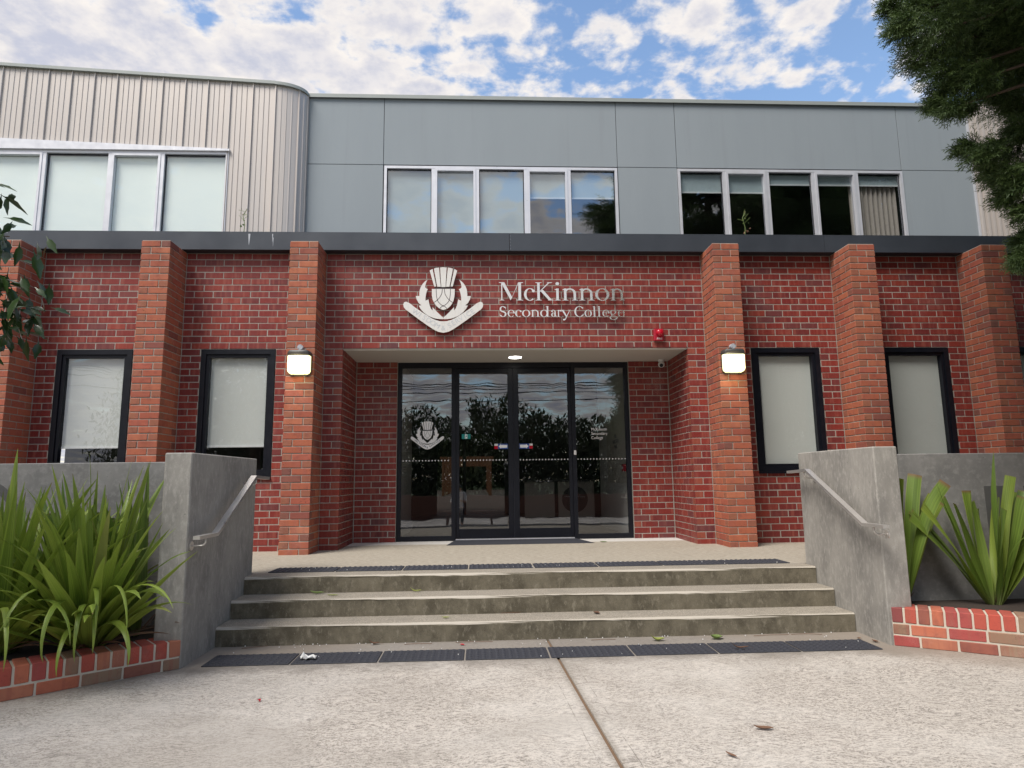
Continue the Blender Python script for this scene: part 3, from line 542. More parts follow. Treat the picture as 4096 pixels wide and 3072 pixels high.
rn = MB(); rn.prism([(-.706, 1.486), (-.700, 1.494), (-.694, 1.486), (-.694, 1.474), (-.688, 1.462), (-.694, 1.462), (-.701, 1.470), (-.708, 1.448), (-.714, 1.448), (-.706, 1.472), (-.714, 1.476)], DY + .0275, DY + .0288); rn.build('running_figure', M['green'], ex)
for i, w_ in enumerate(('McKinnon', 'Secondary', 'College')): text('window_lettering', w_, .062, 1.123, 1.541 - i * .062, DY + .032, M['decal_white'], E_, sx=.92)
box('push_button', (.856, DY - .02, 1.19), (.892, DY, 1.256), M['white'], E_, .003)
# ---------------------------------------------------------------- lobby
lw = MB(); lw.box((-1.80, DY + .08, 0), (-1.72, 3.3, 2.7)); lw.box((1.72, DY + .08, 0), (1.80, 3.7, 2.7)); lw.build('lobby_wall', M['inwall'], B)
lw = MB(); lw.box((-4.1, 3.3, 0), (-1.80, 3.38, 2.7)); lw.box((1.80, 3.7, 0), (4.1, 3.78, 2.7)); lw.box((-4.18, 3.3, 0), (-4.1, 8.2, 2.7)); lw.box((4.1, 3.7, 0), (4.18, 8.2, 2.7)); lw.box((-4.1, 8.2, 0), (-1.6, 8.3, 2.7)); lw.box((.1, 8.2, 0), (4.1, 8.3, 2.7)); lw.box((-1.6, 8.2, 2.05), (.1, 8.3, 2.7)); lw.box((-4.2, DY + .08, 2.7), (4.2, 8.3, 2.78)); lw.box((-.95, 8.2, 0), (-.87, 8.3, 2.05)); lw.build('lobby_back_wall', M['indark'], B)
MB().add([(-1.6, 8.25, 0), (.1, 8.25, 0), (.1, 8.25, 2.05), (-1.6, 8.25, 2.05)], [(0, 1, 2, 3)]).build('back_pane', glass('back_dimming_glass', .0, (.10, .10, .10)), B)  # pane added with a very dark tint to dim the courtyard beyond
lf = MB(); lf.box((-4.2, DY + .06, -.1), (4.2, 8.4, .004)); lf.build('lobby_floor', M['infloor'], B); box('skirting', (1.695, DY + .1, .005), (1.72, 3.7, .16), M['grey_plastic'], B); box('skirting', (-1.72, DY + .1, .005), (-1.695, 3.3, .16), M['grey_plastic'], B)
pnl = box('wall_cupboard_door', (1.708, 1.35, .78), (1.72, 2.9, 2.2), M['entry_soffit'], B); 
for i, w_ in enumerate(('FIRE', 'INDICATOR', 'PANEL')):
    o = text('cupboard_lettering', w_, .085, 1.704, 1.50 - i * .085, 2.12, M['emb_dark'], B, 'CENTER', rx=math.pi / 2); o.rotation_euler = (math.pi / 2, 0, -math.pi / 2)
cpnt = thing('fire_call_point', (1.66, 1.45, .98), 'small red fire call point on the pale lobby wall behind the right glass', 'call point')
box('housing', (1.655, 1.40, .95), (1.706, 1.51, 1.06), M['red'], cpnt, .004); box('label_plate', (1.652, 1.42, .985), (1.6548, 1.49, 1.02), M['white'], cpnt)
dt = thing('reception_desk', (1.0, 4.4, 0), 'pale fronted reception desk with a large dark disc seen through the right door', 'desk')
box('front_panel', (.35, 4.30, .12), (.93, 4.36, .80), M['desk'], dt, .003); box('front_panel', (1.0, 4.28, .12), (1.70, 4.34, .80), M['desk'], dt, .003); box('desk_top', (.30, 4.2, .80), (1.715, 4.9, .84), M['deskdark'], dt, .003); box('plinth', (.35, 4.42, .005), (1.70, 4.8, .12), M['deskdark'], dt)
dc = MB(); dc.prism([(1.32 + .25 * math.cos(a), .46 + .25 * math.sin(a)) for a in np.linspace(0, 2 * math.pi, 49)[:-1]], 4.272, 4.278); dc.build('disc', M['deskdark'], dt)
text('disc_lettering', 'Acknowledgement of Country', .038, 1.32, .50, 4.270, M['faint'], dt, 'CENTER', sx=.85)
lamp_wall = MB()
# pergola and planting in the courtyard behind
pg = thing('timber_pergola', (-1.35, 31, 0), 'long orange timber pergola glimpsed through the back door of the lobby', 'pergola')
for i in range(7):
    y = 31 + i * 3.2
    for x in (-2.75, .05): box('post', (x - .08, y - .08, -.05), (x + .08, y + .08, 2.1), M['pergola'], pg)
    box('beam', (-2.95, y - .06, 2.1), (.25, y + .06, 2.28), M['pergola'], pg)
cg = MB(); cg.box((-12, 8.31, -.3), (12, 60, -.06)); tag(cg.build('courtyard', M['paving']), kind='structure')
# ---------------------------------------------------------------- school sign
def serif_glyphs():
    def ring(cx, cy, rx, ry, tx, ty, a0=0, a1=360, n=28):
        A = np.radians(np.linspace(a0, a1, n)); o = [(cx + rx * math.cos(a), cy + ry * math.sin(a)) for a in A]; i = [(cx + (rx - tx) * math.cos(a), cy + (ry - ty) * math.sin(a)) for a in A]; return ('strip', o, i)
    def bx(x0, z0, x1, z1): return ('poly', [(x0, z0), (x1, z0), (x1, z1), (x0, z1)])
    def po(*p): return ('poly', list(p))
    def sf(x, z, w=.15, d=1): return ('poly', [(x - w, z), (x + w, z), (x + w, z + .018 * d), (x + .07, z + .04 * d), (x - .07, z + .04 * d), (x - w, z + .018 * d)])
    def stem(x, z0, z1, w=.115): return bx(x - w / 2, z0, x + w / 2, z1)
    def flag(x, z): return po((x - .13, z - .05), (x - .13, z - .07), (x - .05, z - .09), (x + .057, z - .10), (x + .057, z + .01))
    def dot(x, z, r=.07): return po(*[(x + r * math.cos(a), z + r * math.sin(a)) for a in np.linspace(0, 6.283, 17)[:-1]])
    X = .66; G = {}
    G['M'] = ([sf(.14, 0, .13), sf(1.04, 0, .18), stem(.14, 0, 1, .055), stem(1.04, 0, 1, .14), po((.10, 1), (.27, 1), (.66, .17), (.58, 0)), po((.58, 0), (.66, .17), (.98, .95), (1.02, 1), (.97, 1)), sf(.12, 1, .13, -1), sf(1.09, 1, .13, -1)], 1.23)
    G['K'] = ([stem(.18, 0, 1, .14), sf(.18, 0, .18), sf(.18, 1, .18, -1), po((.24, .45), (.28, .55), (.72, .98), (.80, .98)), po((.30, .50), (.42, .60), (.92, .02), (.74, .02)), sf(.80, 1, .15, -1), sf(.86, 0, .17)], 1.03)
    G['c'] = ([ring(.32, .33, .30, .345, .13, .035, 48, 312), dot(.50, .52, .075)], .60)
    G['i'] = ([stem(.17, 0, X), sf(.17, 0), flag(.17, X), dot(.17, .93, .085)], .36)
    nn = lambda x0, x1: [stem(x0, 0, X), sf(x0, 0), flag(x0, X), ring((x0 + x1) / 2 - .01, .40, (x1 - x0) / 2 + .065, .27, .12, .07, 0, 150, 16), stem(x1, 0, .42), sf(x1, 0)]
    G['n'] = (nn(.17, .62), .80)
    G['o'] = ([ring(.35, .33, .34, .345, .13, .035)], .72)
    G['e'] = ([ring(.32, .33, .30, .345, .12, .035, 0, 318), bx(.12, .36, .60, .40)], .62)
    G['d'] = ([ring(.31, .33, .30, .345, .12, .035), stem(.57, 0, 1.02), flag(.57, 1.02), sf(.63, 0, .10)], .75)
    G['a'] = ([ring(.24, .19, .22, .20, .11, .035), ring(.24, .46, .23, .21, .11, .04, 0, 160, 16), stem(.42, .06, .48, .11), dot(.09, .52, .065), po((.37, .10), (.47, 0), (.62, .06), (.60, .10), (.50, .07))], .60)
    G['r'] = ([stem(.17, 0, X), sf(.17, 0), flag(.17, X), ring(.36, .44, .20, .22, .06, .07, 60, 165, 10), dot(.44, .57, .075)], .52)
    G['y'] = ([po((.03, .66), (.19, .66), (.42, .10), (.36, 0)), po((.64, .66), (.69, .66), (.34, -.26), (.27, -.26)), sf(.12, .66, .14, -1), sf(.63, .66, .12, -1), dot(.22, -.27, .085)], .70)
    G['l'] = ([stem(.17, 0, 1.02), sf(.17, 0), flag(.17, 1.02)], .36)
    G['g'] = ([ring(.28, .44, .24, .225, .11, .035), ring(.30, -.10, .30, .20, .09, .045), po((.10, .26), (.17, .24), (.22, .10), (.14, .06)), po((.46, .60), (.62, .66), (.62, .57))], .62)
    G['C'] = ([ring(.47, .50, .45, .52, .15, .04, 40, 322), bx(.76, .72, .80, .95), bx(.78, .12, .82, .30)], .90)
    c1 = ring(.27, .74, .25, .28, .12, .05, 25, 265, 18); c2 = ring(.28, .26, .27, .28, .13, .05, -155, 90, 18)
    G['S'] = ([c1, c2, po((.08, .62), (.22, .46), (.42, .36), (.50, .28), (.40, .50), (.24, .58)), bx(.48, .72, .51, .96), bx(.03, .05, .06, .32)], .62)
    return G
GL = serif_glyphs()
sg = thing('sign_lettering', (.6, -.05, 3.2), 'raised stainless steel letters spelling the school name in two lines above the entrance', 'sign')
def put(word, xs_, z, h, th=.014, xe=None):
    for ch, x, xn in zip(word, xs_, list(xs_[1:]) + [xe]):
        m = MB(); y = -.052; q_ = max(.85, min(1.25, (xn - x) / (GL[ch][1] * h)))
        for i, pc_ in enumerate(GL[ch][0]):
            y0 = y - i * .0005
            if pc_[0] == 'poly': m.prism([(x + a * h * q_, z + b * h) for a, b in pc_[1]], y0, y0 + th)
            else:
                o_, i_ = pc_[1], pc_[2]; n_ = len(o_); V = []
                for (a, b), (c_, d) in zip(o_, i_): V += [(x + a * h * q_, y0, z + b * h), (x + c_ * h * q_, y0, z + d * h), (x + a * h * q_, y0 + th, z + b * h), (x + c_ * h * q_, y0 + th, z + d * h)]
                Fc = []
                for q in range(n_ - 1):
                    A, C = 4 * q, 4 * q + 4; Fc += [(A, A + 1, C + 1, C), (A + 2, C + 2, C + 3, A + 3), (A, C, C + 2, A + 2), (A + 1, A + 3, C + 3, C + 1)]
                m.add(V, Fc)
        m.tube([(x + .17 * h, -.04, z + .05 * h), (x + .17 * h, .002, z + .05 * h)], .004, 6)
        m.build('letter', M['letter'], sg)
put('McKinnon', [-.238, .089, .247, .493, .599, .826, 1.047, 1.249], 3.20, .248, xe=1.455); put('Secondary', [-.235, -.13, -.03, .064, .180, .304, .45, .53, .585], 2.976, .142, .012, .71); put('College', [.76, .896, 1.002, 1.065, 1.135, 1.235, 1.343], 2.976, .142, .012, 1.44)
# emblem: traced outlines in its own units (x right, z up), centre line at 553
def emblem(ox, oz, sx, sz, y, th, parent, m_plate, m_text, m_dark, flat=False):
    cv_ = lambda p: (ox + (p[0] - 553) * sx, oz - p[1] * sz); mir = lambda P: [(1106 - x, z) for x, z in P]
    def pl(P, name='plate', mt=m_plate, dy=0.): MB().prism([cv_(p) for p in P], y + dy, y + dy + th).build(name, mt, parent)
    s1 = [(378, 104), (396, 94), (415, 84), (462, 308), (436, 308)]; s2 = [(432, 80), (460, 70), (497, 66), (520, 312), (475, 310)]
    pl(s1, 'crown_strip'); pl(s2, 'crown_strip'); pl([(510, 64), (553, 61), (594, 64), (580, 314), (527, 314)], 'crown_strip'); pl(mir(s2), 'crown_strip'); pl(mir(s1), 'crown_strip')
    if not flat: pl([(440, 316), (668, 316), (668, 336), (440, 336)], 'band', m_dark, th * .6)
    pl([(408, 340), (698, 340), (695, 420), (685, 475), (672, 512), (645, 552), (605, 588), (553, 606), (503, 588), (463, 552), (435, 512), (418, 475), (408, 420)], 'shield')
    def curve(P, w=3.5):
        P = [np.array(p, float) for p in P]; Q = []
        for i in range(len(P) - 1):
            p0, p1, p2, p3 = P[max(i - 1, 0)], P[i], P[i + 1], P[min(i + 2, len(P) - 1)]
            for t_ in np.linspace(0, 1, 6)[:-1]: Q.append(.5 * ((2 * p1) + (p2 - p0) * t_ + (2 * p0 - 5 * p1 + 4 * p2 - p3) * t_ ** 2 + (3 * p1 - p0 - 3 * p2 + p3) * t_ ** 3))
        Q.append(P[-1]); L = []; Rr = []
        for i, q in enumerate(Q):
            d = Q[min(i + 1, len(Q) - 1)] - Q[max(i - 1, 0)]; d = d / np.linalg.norm(d); nn_ = np.array((-d[1], d[0])) * w; L.append(tuple(q + nn_)); Rr.append(tuple(q - nn_))
        pl(L + Rr[::-1], 'groove', m_dark, -.0012)
    curve([(462, 341), (466, 420), (482, 490), (516, 532), (553, 553), (590, 532), (624, 490), (640, 420), (644, 341)]); a = [(540, 341), (532, 400), (505, 450), (470, 487), (434, 513)]; curve(a); curve(mir(a)); curve([(508, 590), (530, 566), (553, 558), (576, 566), (598, 590)])
    lf_ = [(350, 222), (322, 242), (295, 270), (270, 310), (255, 350), (250, 395), (250, 430), (205, 430), (215, 470), (240, 515), (278, 549), (243, 550), (265, 590), (300, 632), (350, 672), (400, 697), (450, 713), (500, 720), (550, 722), (553, 705), (520, 675), (470, 627), (418, 571), (418, 613), (395, 585), (378, 540), (370, 500), (366, 472), (328, 489), (328, 450), (335, 400), (345, 365), (357, 342), (338, 336), (322, 318), (325, 290), (335, 255)]
    pl(lf_, 'thistle_leaf'); pl(mir(lf_), 'thistle_leaf')
    hb = [(85, 502), (60, 510), (48, 535), (55, 570), (75, 597), (150, 652), (250, 727), (350, 797), (430, 850), (490, 880), (553, 892)]; tb = [(553, 750), (510, 748), (455, 733), (400, 708), (300, 645), (200, 577), (130, 522)]
    pl(hb + mir(hb)[::-1][1:] + mir(tb)[::-1][:-1] + tb, 'scroll')
    def arcw(s_, u0, u1, size, col, side):
        for i, ch in enumerate(s_):
            u = u0 + (u1 - u0) * i / max(1, len(s_) - 1); x = u; zc = 892 - 62 - 0 + 0; d = abs(x - 553); zc = (835 - .0000 if d < 30 else 862 - d * .615 - (0 if d > 120 else -0)); ang = (math.atan(.66) * (-1 if x < 553 else 1)) if d > 60 else 0.
            q = cv_((x, zc)); o = text('lettering', ch, size, q[0], q[1] - size * .30 * math.cos(ang), y - .001, col, parent, 'CENTER', ang, .0006)
    arcw('WISDOM', 190, 462, 78 * sx * 1.15, m_text, -1); arcw('SERVICE', 648, 935, 78 * sx * 1.15, m_text, 1)
    q = cv_((553, 850)); text('lettering', '&', 78 * sx * 1.1, q[0], q[1] - .012 * sx / .00104, y - .001, m_text, parent, 'CENTER', 0, .0006)
em = thing('school_emblem', (-.974, -.05, 2.76), 'white metal thistle and boomerang emblem with a motto on brick above the door', 'emblem')
emblem(-.974, 3.718, .0010412, .0010725, -.058, .016, em, M['white_sign'], M['faint'], M['dark'])
ED = bpy.data.objects.new('emblem_decal', None); COL.objects.link(ED); place(ED, (-1.26, DY + .03, 1.3), E_)
emblem(-1.26, 1.727, .0010412 * .457, .0010725 * .457, DY + .030, .002, ED, M['decal_white'], M['emb_dark'], M['emb_dark'], True)
for x, z0_, l_, w_ in ((-3.50, 4.07, .15, .013), (-3.20, 4.07, .11, .006), (-3.19, 4.02, .12, .004), (6.9, 4.05, .05, .008), (7.1, 4.05, .06, .006)):
    MB().prism([(x - w_, z0_), (x + w_, z0_), (x + w_ * .5, z0_ - l_ * .6), (x + .001, z0_ - l_), (x - .001, z0_ - l_), (x - w_ * .6, z0_ - l_ * .5)], -.1412, -.1395).build('dried_streak', M['grey_plastic'], B)
# ---------------------------------------------------------------- lamps, alarm, camera, downlight
def rrect(x0, x1, z0, z1, r, n=5, rt=None):
    P = []
    for cx, cz, a0, q in ((x1 - r, z0 + r, -90, r), (x1 - (rt or r), z1 - (rt or r), 0, rt or r), (x0 + (rt or r), z1 - (rt or r), 90, rt or r), (x0 + r, z0 + r, 180, r)):
        P += [(cx + q * math.cos(math.radians(a0 + 90 * i / n)), cz + q * math.sin(math.radians(a0 + 90 * i / n))) for i in range(n + 1)]
    return P
def bulge(m, P, y0, y1, inset):
    n = len(P); cx = sum(p[0] for p in P) / n; cz = sum(p[1] for p in P) / n; V = []; L = [(y0, 1), (y0 + (y1 - y0) * .6, .985), (y0 + (y1 - y0) * .9, 1 - inset), (y1, 1 - inset * 2.2)]
    for y, s_ in L: V += [(cx + (x - cx) * s_, y, cz + (z - cz) * s_) for x, z in P]
    Fc = [(k * n + i, k * n + (i + 1) % n, (k + 1) * n + (i + 1) % n, (k + 1) * n + i) for k in range(3) for i in range(n)]; Fc = [f[::-1] for f in Fc] if y1 > y0 else Fc
    m.add(V, Fc + [tuple(range(3 * n, 4 * n))]); return m
def wall_lamp(cx, label):
    z0, z1 = 2.14, 2.435; x0, x1 = cx - .133, cx + .133; T = thing('wall_lamp', (cx, -.475, z0), label, 'wall light', 'bulkhead lamps on the entrance pillars')
    MB().prism(rrect(x0 - .004, x1 + .004, z0 - .004, z1, .04), -.50, -.474).build('backplate', M['dark_plastic'], T)
    bulge(MB(), rrect(x0, x1, z0, 2.368, .05, rt=.008), -.50, -.585, .06).build('diffuser', M['lamp'], T, True)
    bulge(MB(), rrect(x0 - .002, x1 + .002, 2.366, z1, .008, rt=.045), -.50, -.592, .05).build('hood', M['dark_plastic'], T, True)
    for dx in (-.07, .07): box('latch', (cx + dx - .012, -.52, z0 - .012), (cx + dx + .012, -.50, z0 + .004), M['dark_plastic'], T)
    m = MB(); m.tube([(cx + .005, -.474, 2.475), (cx + .005, -.535, 2.475)], .033, 24); m.build('sensor', M['grey_plastic'], T)
    for q in (.9, 4.0): MB().tube([(cx + .005 + .022 * math.cos(q), -.5365, 2.475 + .022 * math.sin(q)), (cx + .005 + .022 * math.cos(q), -.534, 2.475 + .022 * math.sin(q))], .004, 8).build('screw', M['dark_plastic'], T)
    ld = bpy.data.lights.new('lamp_light', 'POINT'); ld.energy = 3.0; ld.color = (1, .86, .55); ld.shadow_soft_size = .06; lo = bpy.data.objects.new('lamp_light', ld); COL.objects.link(lo); place(lo, (cx, -.66, 2.20), T)
wall_lamp(-2.69, 'lit bulkhead lamp on the brick pillar left of the entrance'); wall_lamp(2.685, 'lit bulkhead lamp on the brick pillar right of the entrance')
fa_ = thing('fire_alarm', (1.888, -.001, 2.646), 'red fire alarm box with a round red strobe above the entrance soffit', 'fire alarm')
MB().cbox((1.822, -.055, 2.648), (1.954, -.001, 2.812), .008).build('housing', M['red'], fa_).data.update()
m = MB(); V = []; n = 24
for y, r_ in ((-.055, .047), (-.075, .046), (-.098, .043), (-.108, .034), (-.111, .0)): V += [(1.893 + r_ * math.cos(6.2832 * i / n), y, 2.752 + r_ * math.sin(6.2832 * i / n)) for i in range(n)]
m.add(V, [(k * n + i, k * n + (i + 1) % n, (k + 1) * n + (i + 1) % n, (k + 1) * n + i)[::-1] for k in range(4) for i in range(n)]); m.build('strobe', M['redlens'], fa_, True); text('lettering', 'FIRE', .036, 1.893, 2.665, -.056, M['decal_white'], fa_, 'CENTER', sx=1.15)
sc_ = thing('security_camera', (2.15, .82, LZ), 'small white dome security camera under the right end of the entrance soffit', 'security camera')
MB().tube([(2.15, .82, LZ - .005), (2.15, .82, LZ - .035)], .045, 24).build('base', M['white'], sc_); m = MB(); C0 = Vector((2.15, .82, LZ - .075)); d = Vector((-.25, -.8, -.45)).normalized(); V = []
for i in range(9):
    a = -1.4 + 2.5 * i / 8; o_ = d.orthogonal().normalized(); o2 = d.cross(o_); V += [C0 + d * math.sin(a) * .048 + (o_ * math.cos(6.2832 * k / 20) + o2 * math.sin(6.2832 * k / 20)) * math.cos(a) * .048 for k in range(20)]
m.add(V, [(k * 20 + i, k * 20 + (i + 1) % 20, (k + 1) * 20 + (i + 1) % 20, (k + 1) * 20 + i) for k in range(8) for i in range(20)]); m.build('ball_housing', M['white'], sc_, True); MB().tube([C0 + d * .038, C0 + d * .050], .027, 20).build('lens', M['black'], sc_)
dl = thing('downlight', (0, .575, LZ - .01), 'round lit downlight in the entrance soffit above the doors', 'downlight'); MB().tube([(0, .575, LZ - .004), (0, .575, LZ - .012)], .105, 40).build('trim_ring', M['white'], dl); MB().tube([(0, .575, LZ - .012), (0, .575, LZ - .015)], .09, 40).build('diffuser', M['down'], dl)
# ---------------------------------------------------------------- door mat
dm = MB(); dm.prism([(0, 0), (1, 0), (1, 1), (0, 1)], 0, 0) if False else None
V = [(-.95, .36, .002), (1.02, .36, .002), (.86, .93, .012), (-.86, .93, .012), (-.86, .985, .012), (.86, .985, .012), (.86, .985, 0), (-.86, .985, 0)]
dmo = link('door_mat', mesh('door_mat', V, [(0, 1, 2, 3), (3, 2, 5, 4), (4, 5, 6, 7), (0, 3, 4, 7), (1, 6, 5, 2)], M['rubber'])); tag(dmo, 'black rubber ramp mat on the terrace against the entrance doors', 'door mat')
# ---------------------------------------------------------------- wing walls and planters
def wing(s_, xin, yf, label):
    T = MB(); x0, x1 = sorted((xin, xin + s_ * .2)); V, Fc, Hh = chbox((x0, yf, -.55), (x1, -2.05, 1.07), .008); T.add(V, Fc); o = T.build('wing_wall', M['wing'], loc=((x0 + x1) / 2, (yf - 2.05) / 2, -.55)); return tag(o, label, 'wall', 'concrete wing walls flanking the steps')
wing(-1, -2.63, -3.46, 'grey concrete wing wall left of the steps with a steel handrail on its side'); wing(1, 2.665, -3.31, 'grey concrete wing wall right of the steps, paler on the side with the handrail')
def side_wall(x0, x1, label, cut):
    m = MB(); y = -2.80; m.cbox((x0, y, -.5), (x1, y + .2, 1.025), .006); o = m.build('planter_wall', M['wing2'], loc=((x0 + x1) / 2, y, -.5)); tag(o, label, 'wall')
    for P in cut: MB().prism(P, y - .004, y + .003).build('recess_shade', M['recess_shade'], o)  # flat dark plates on the wall face, painted in place of shaded cut-outs
    return o
arc = [(-4.62 + .36 * math.cos(a), .50 + .40 * math.sin(a)) for a in np.radians(np.linspace(100, 10, 16))] + [(-4.62 + .29 * math.cos(a), .50 + .33 * math.sin(a)) for a in np.radians(np.linspace(10, 100, 16))]
side_wall(-6.2, -2.835, 'low grey concrete wall behind the strappy plants left of the steps', [arc, [(-4.50, .25), (-4.42, .25), (-4.34, .60), (-4.42, .60)]])
side_wall(2.87, 6.2, 'low grey concrete wall with square recesses behind the plants right of the steps', [rrect(3.955, 4.20, .245, .735, .005, 1), rrect(4.32, 4.60, .245, .735, .005, 1)])
def planter(P0, P1, ncourse, label, s_):
    P0 = Vector((*P0, G)); P1 = Vector((*P1, G)); d = (P1 - P0).normalized(); L = 2.6; ang = math.atan2(d.y, d.x); nv = Vector((-d.y, d.x, 0)) * (1 if s_ > 0 else -1)   # nv points in, away from the path
    T = thing('brick_planter', P0, label, 'planter', 'low brick planters either side of the steps'); rz = Matrix.Rotation(ang, 3, 'Z')
    def bk_(c_, dims, hdz=False):
        o = link('brick', gbrick(dims), c_, T); o.rotation_euler.z = ang + (random.random() - .5) * .006; return o
    core = MB(); h = ncourse * .086 + .112; q = [P0 + nv * .005, P0 + d * L + nv * .005, P0 + d * L + nv * .22, P0 + nv * .22]
    V = [(v.x, v.y, G - .02) for v in q] + [(v.x, v.y, G + h - .008) for v in q]; core.add(V, [(0, 1, 5, 4), (1, 2, 6, 5), (2, 3, 7, 6), (3, 0, 4, 7), (4, 5, 6, 7)][::1] if s_ > 0 else [(4, 5, 1, 0), (5, 6, 2, 1), (6, 7, 3, 2), (7, 4, 0, 3), (7, 6, 5, 4)]); core.build('mortar', M['gmortar'], T)
    for k in range(ncourse):
        x = 0.; first = .11 if (k + ncourse) % 2 else .17
        while x < L:
            w_ = first if x == 0 else .23; w_ = min(w_, L - x); bk_(P0 + d * (x + w_ / 2) + nv * .055 + Vector((0, 0, .038 + k * .086)), (w_ - .002, .11, .075)); x += w_ + .011
    x = 0.
    while x < L: bk_(P0 + d * (x + .038) + nv * .115 + Vector((0, 0, ncourse * .086 + .056 + (random.random() - .5) * .003)), (.074, .23, .110)); x += .0875
gsh = {}
def gbrick(dims):
    key = (tuple(round(v, 2) for v in dims), random.randint(0, 1))
    if key not in gsh: V, Fc, Hh = chbox(tuple(-v / 2 for v in dims), tuple(v / 2 for v in dims), .0045, .003); gsh[key] = mesh('brick', V, Fc, M['garden'], {'rnd': [0.] * len(Fc), 'hd': [0.] * len(Fc)})
    return gsh[key]
planter((-2.633, -3.458), (-3.386, -4.075), 1, 'low brick planter edge with an upright brick cap left of the steps', -1); planter((2.69, -3.315), (3.353, -3.747), 2, 'two course low brick planter edge right of the steps', 1)
so_ = MB(); so_.add([(-2.84, -3.35, -.29), (-2.84, -2.79, -.29), (-6.2, -2.79, -.30), (-6.2, -6.1, -.30), (-4.5, -4.75, -.30), (-2.9, -3.52, -.30)], [(0, 1, 2, 3, 4, 5)]); tag(so_.build('soil_bed', M['soil']), kind='structure')
so_ = MB(); so_.add([(2.86, -3.22, -.215), (6.2, -5.45, -.215), (6.2, -2.79, -.23), (2.86, -2.79, -.23)], [(0, 1, 2, 3)]); tag(so_.build('soil_bed', M['soil']), kind='structure')
# ---------------------------------------------------------------- handrails
def handrail(xw, s_, ye, yb, label):      # s_ : direction from the wall towards the steps
    xc = xw + s_ * .105; T = thing('handrail', (xw, -3.5, .40), label, 'handrail', 'stainless steel handrails on the wing walls'); w, h = .025, .0125; zl, zu = .455, .895
    P = [(ye, zl), (yb, zl), (-2.42, zu), (-2.06, zu - .012)]; m = MB(); V = []
    for i, (y, z) in enumerate(P):
        t0 = Vector((P[i][0] - P[i - 1][0], P[i][1] - P[i - 1][1])) if i else None; t1 = Vector((P[i + 1][0] - P[i][0], P[i + 1][1] - P[i][1])) if i < 3 else None
        t_ = ((t0.normalized() if t0 else Vector((0, 0))) + (t1.normalized() if t1 else Vector((0, 0)))).normalized(); nrm = Vector((-t_.y, t_.x)); k = 1 / max(.7, abs(nrm.dot(Vector((-(t1 or t0).normalized().y, (t1 or t0).normalized().x)))))
        for dx, dn in ((-w, -h), (w, -h), (w, h), (-w, h)): V.append((xc + dx, y + nrm.x * dn * k, z + nrm.y * dn * k))
    m.add(V, [(4 * i + k, 4 * i + (k + 1) % 4, 4 * i + 4 + (k + 1) % 4, 4 * i + 4 + k) for i in range(3) for k in range(4)] + [(3, 2, 1, 0), (12, 13, 14, 15)]); m.build('rail', M['steel'], T)
    for y, z in ((ye + .16, zl), (-2.36, zu - .003)):
        m = MB(); m.tube([(xc, y, z - h), (xc, y, z - h - .035), (xc - s_ * .012, y, z - h - .05), (xc - s_ * .03, y, z - h - .056), (xw + s_ * .002, y, z - h - .056)], .0065, 10); b_ = m.build('bracket', M['steel'], T, True)
        MB().tube([(xw + s_ * .001, y, z - h - .056), (xw + s_ * .008, y, z - h - .056)], .033, 24).build('flange', M['steel'], b_)
handrail(-2.63, 1, -3.56, -3.23, 'steel handrail on the left wing wall beside the steps'); handrail(2.665, -1, -3.56, -3.28, 'steel handrail on the right wing wall beside the steps')
# ---------------------------------------------------------------- strappy plants
def strap_leaf(L, w, az, lean, droop, twist, cutt=False, n=12, fold=.35):
    V = []; Fc = []; ac = []; pos_ = Vector((0, 0, 0)); th = lean; seg = L / n; Cs = []
    for i in range(n + 1):
        t_ = i / n; d = Vector((math.cos(az) * math.sin(th), math.sin(az) * math.sin(th), math.cos(th))); Cs.append((pos_.copy(), d)); pos_ = pos_ + d * seg; th += droop * (.25 + 1.9 * t_ ** 1.6) / n + random.gauss(0, .018); az += random.gauss(0, .015)
    for i, (p_, d) in enumerate(Cs):
        t_ = i / n; side = Vector((-math.sin(az), math.cos(az), 0)); side = (Matrix.Rotation(twist * t_, 3, d) @ side); nm = side.cross(d).normalized()
        ww = w * (.35 + .65 * math.sin(min(1, t_ * 2.1) * math.pi / 2)) * (1 if cutt else max(.02, (1 - max(0, t_ - .35) / .65) ** .75)); fo = fold * (1 - .5 * t_)
        for k, a in enumerate((-1, -.45, 0, .45, 1)): V.append(p_ + side * a * ww / 2 - nm * (-abs(a)) * fo * ww / 2 * (1 if True else 0))
    for i in range(n):
        for k in range(4): a = i * 5 + k; Fc.append((a, a + 1, a + 6, a + 5)); ac.append((-.97, -.3, .3, .97)[k])
    return V, Fc
def leaf_obj(name, V, Fc, mt, loc, parent):
    me = mesh(name, V, Fc, mt, None, True); at = me.attributes.new('across', 'FLOAT', 'POINT'); at.data.foreach_set('value', np.tile([-1, -.45, 0, .45, 1], len(V) // 5).astype(np.float32)); a2 = me.attributes.new('along', 'FLOAT', 'POINT'); a2.data.foreach_set('value', np.repeat(np.linspace(0, 1, len(V) // 5), 5).astype(np.float32)); return link(name, me, loc, parent)
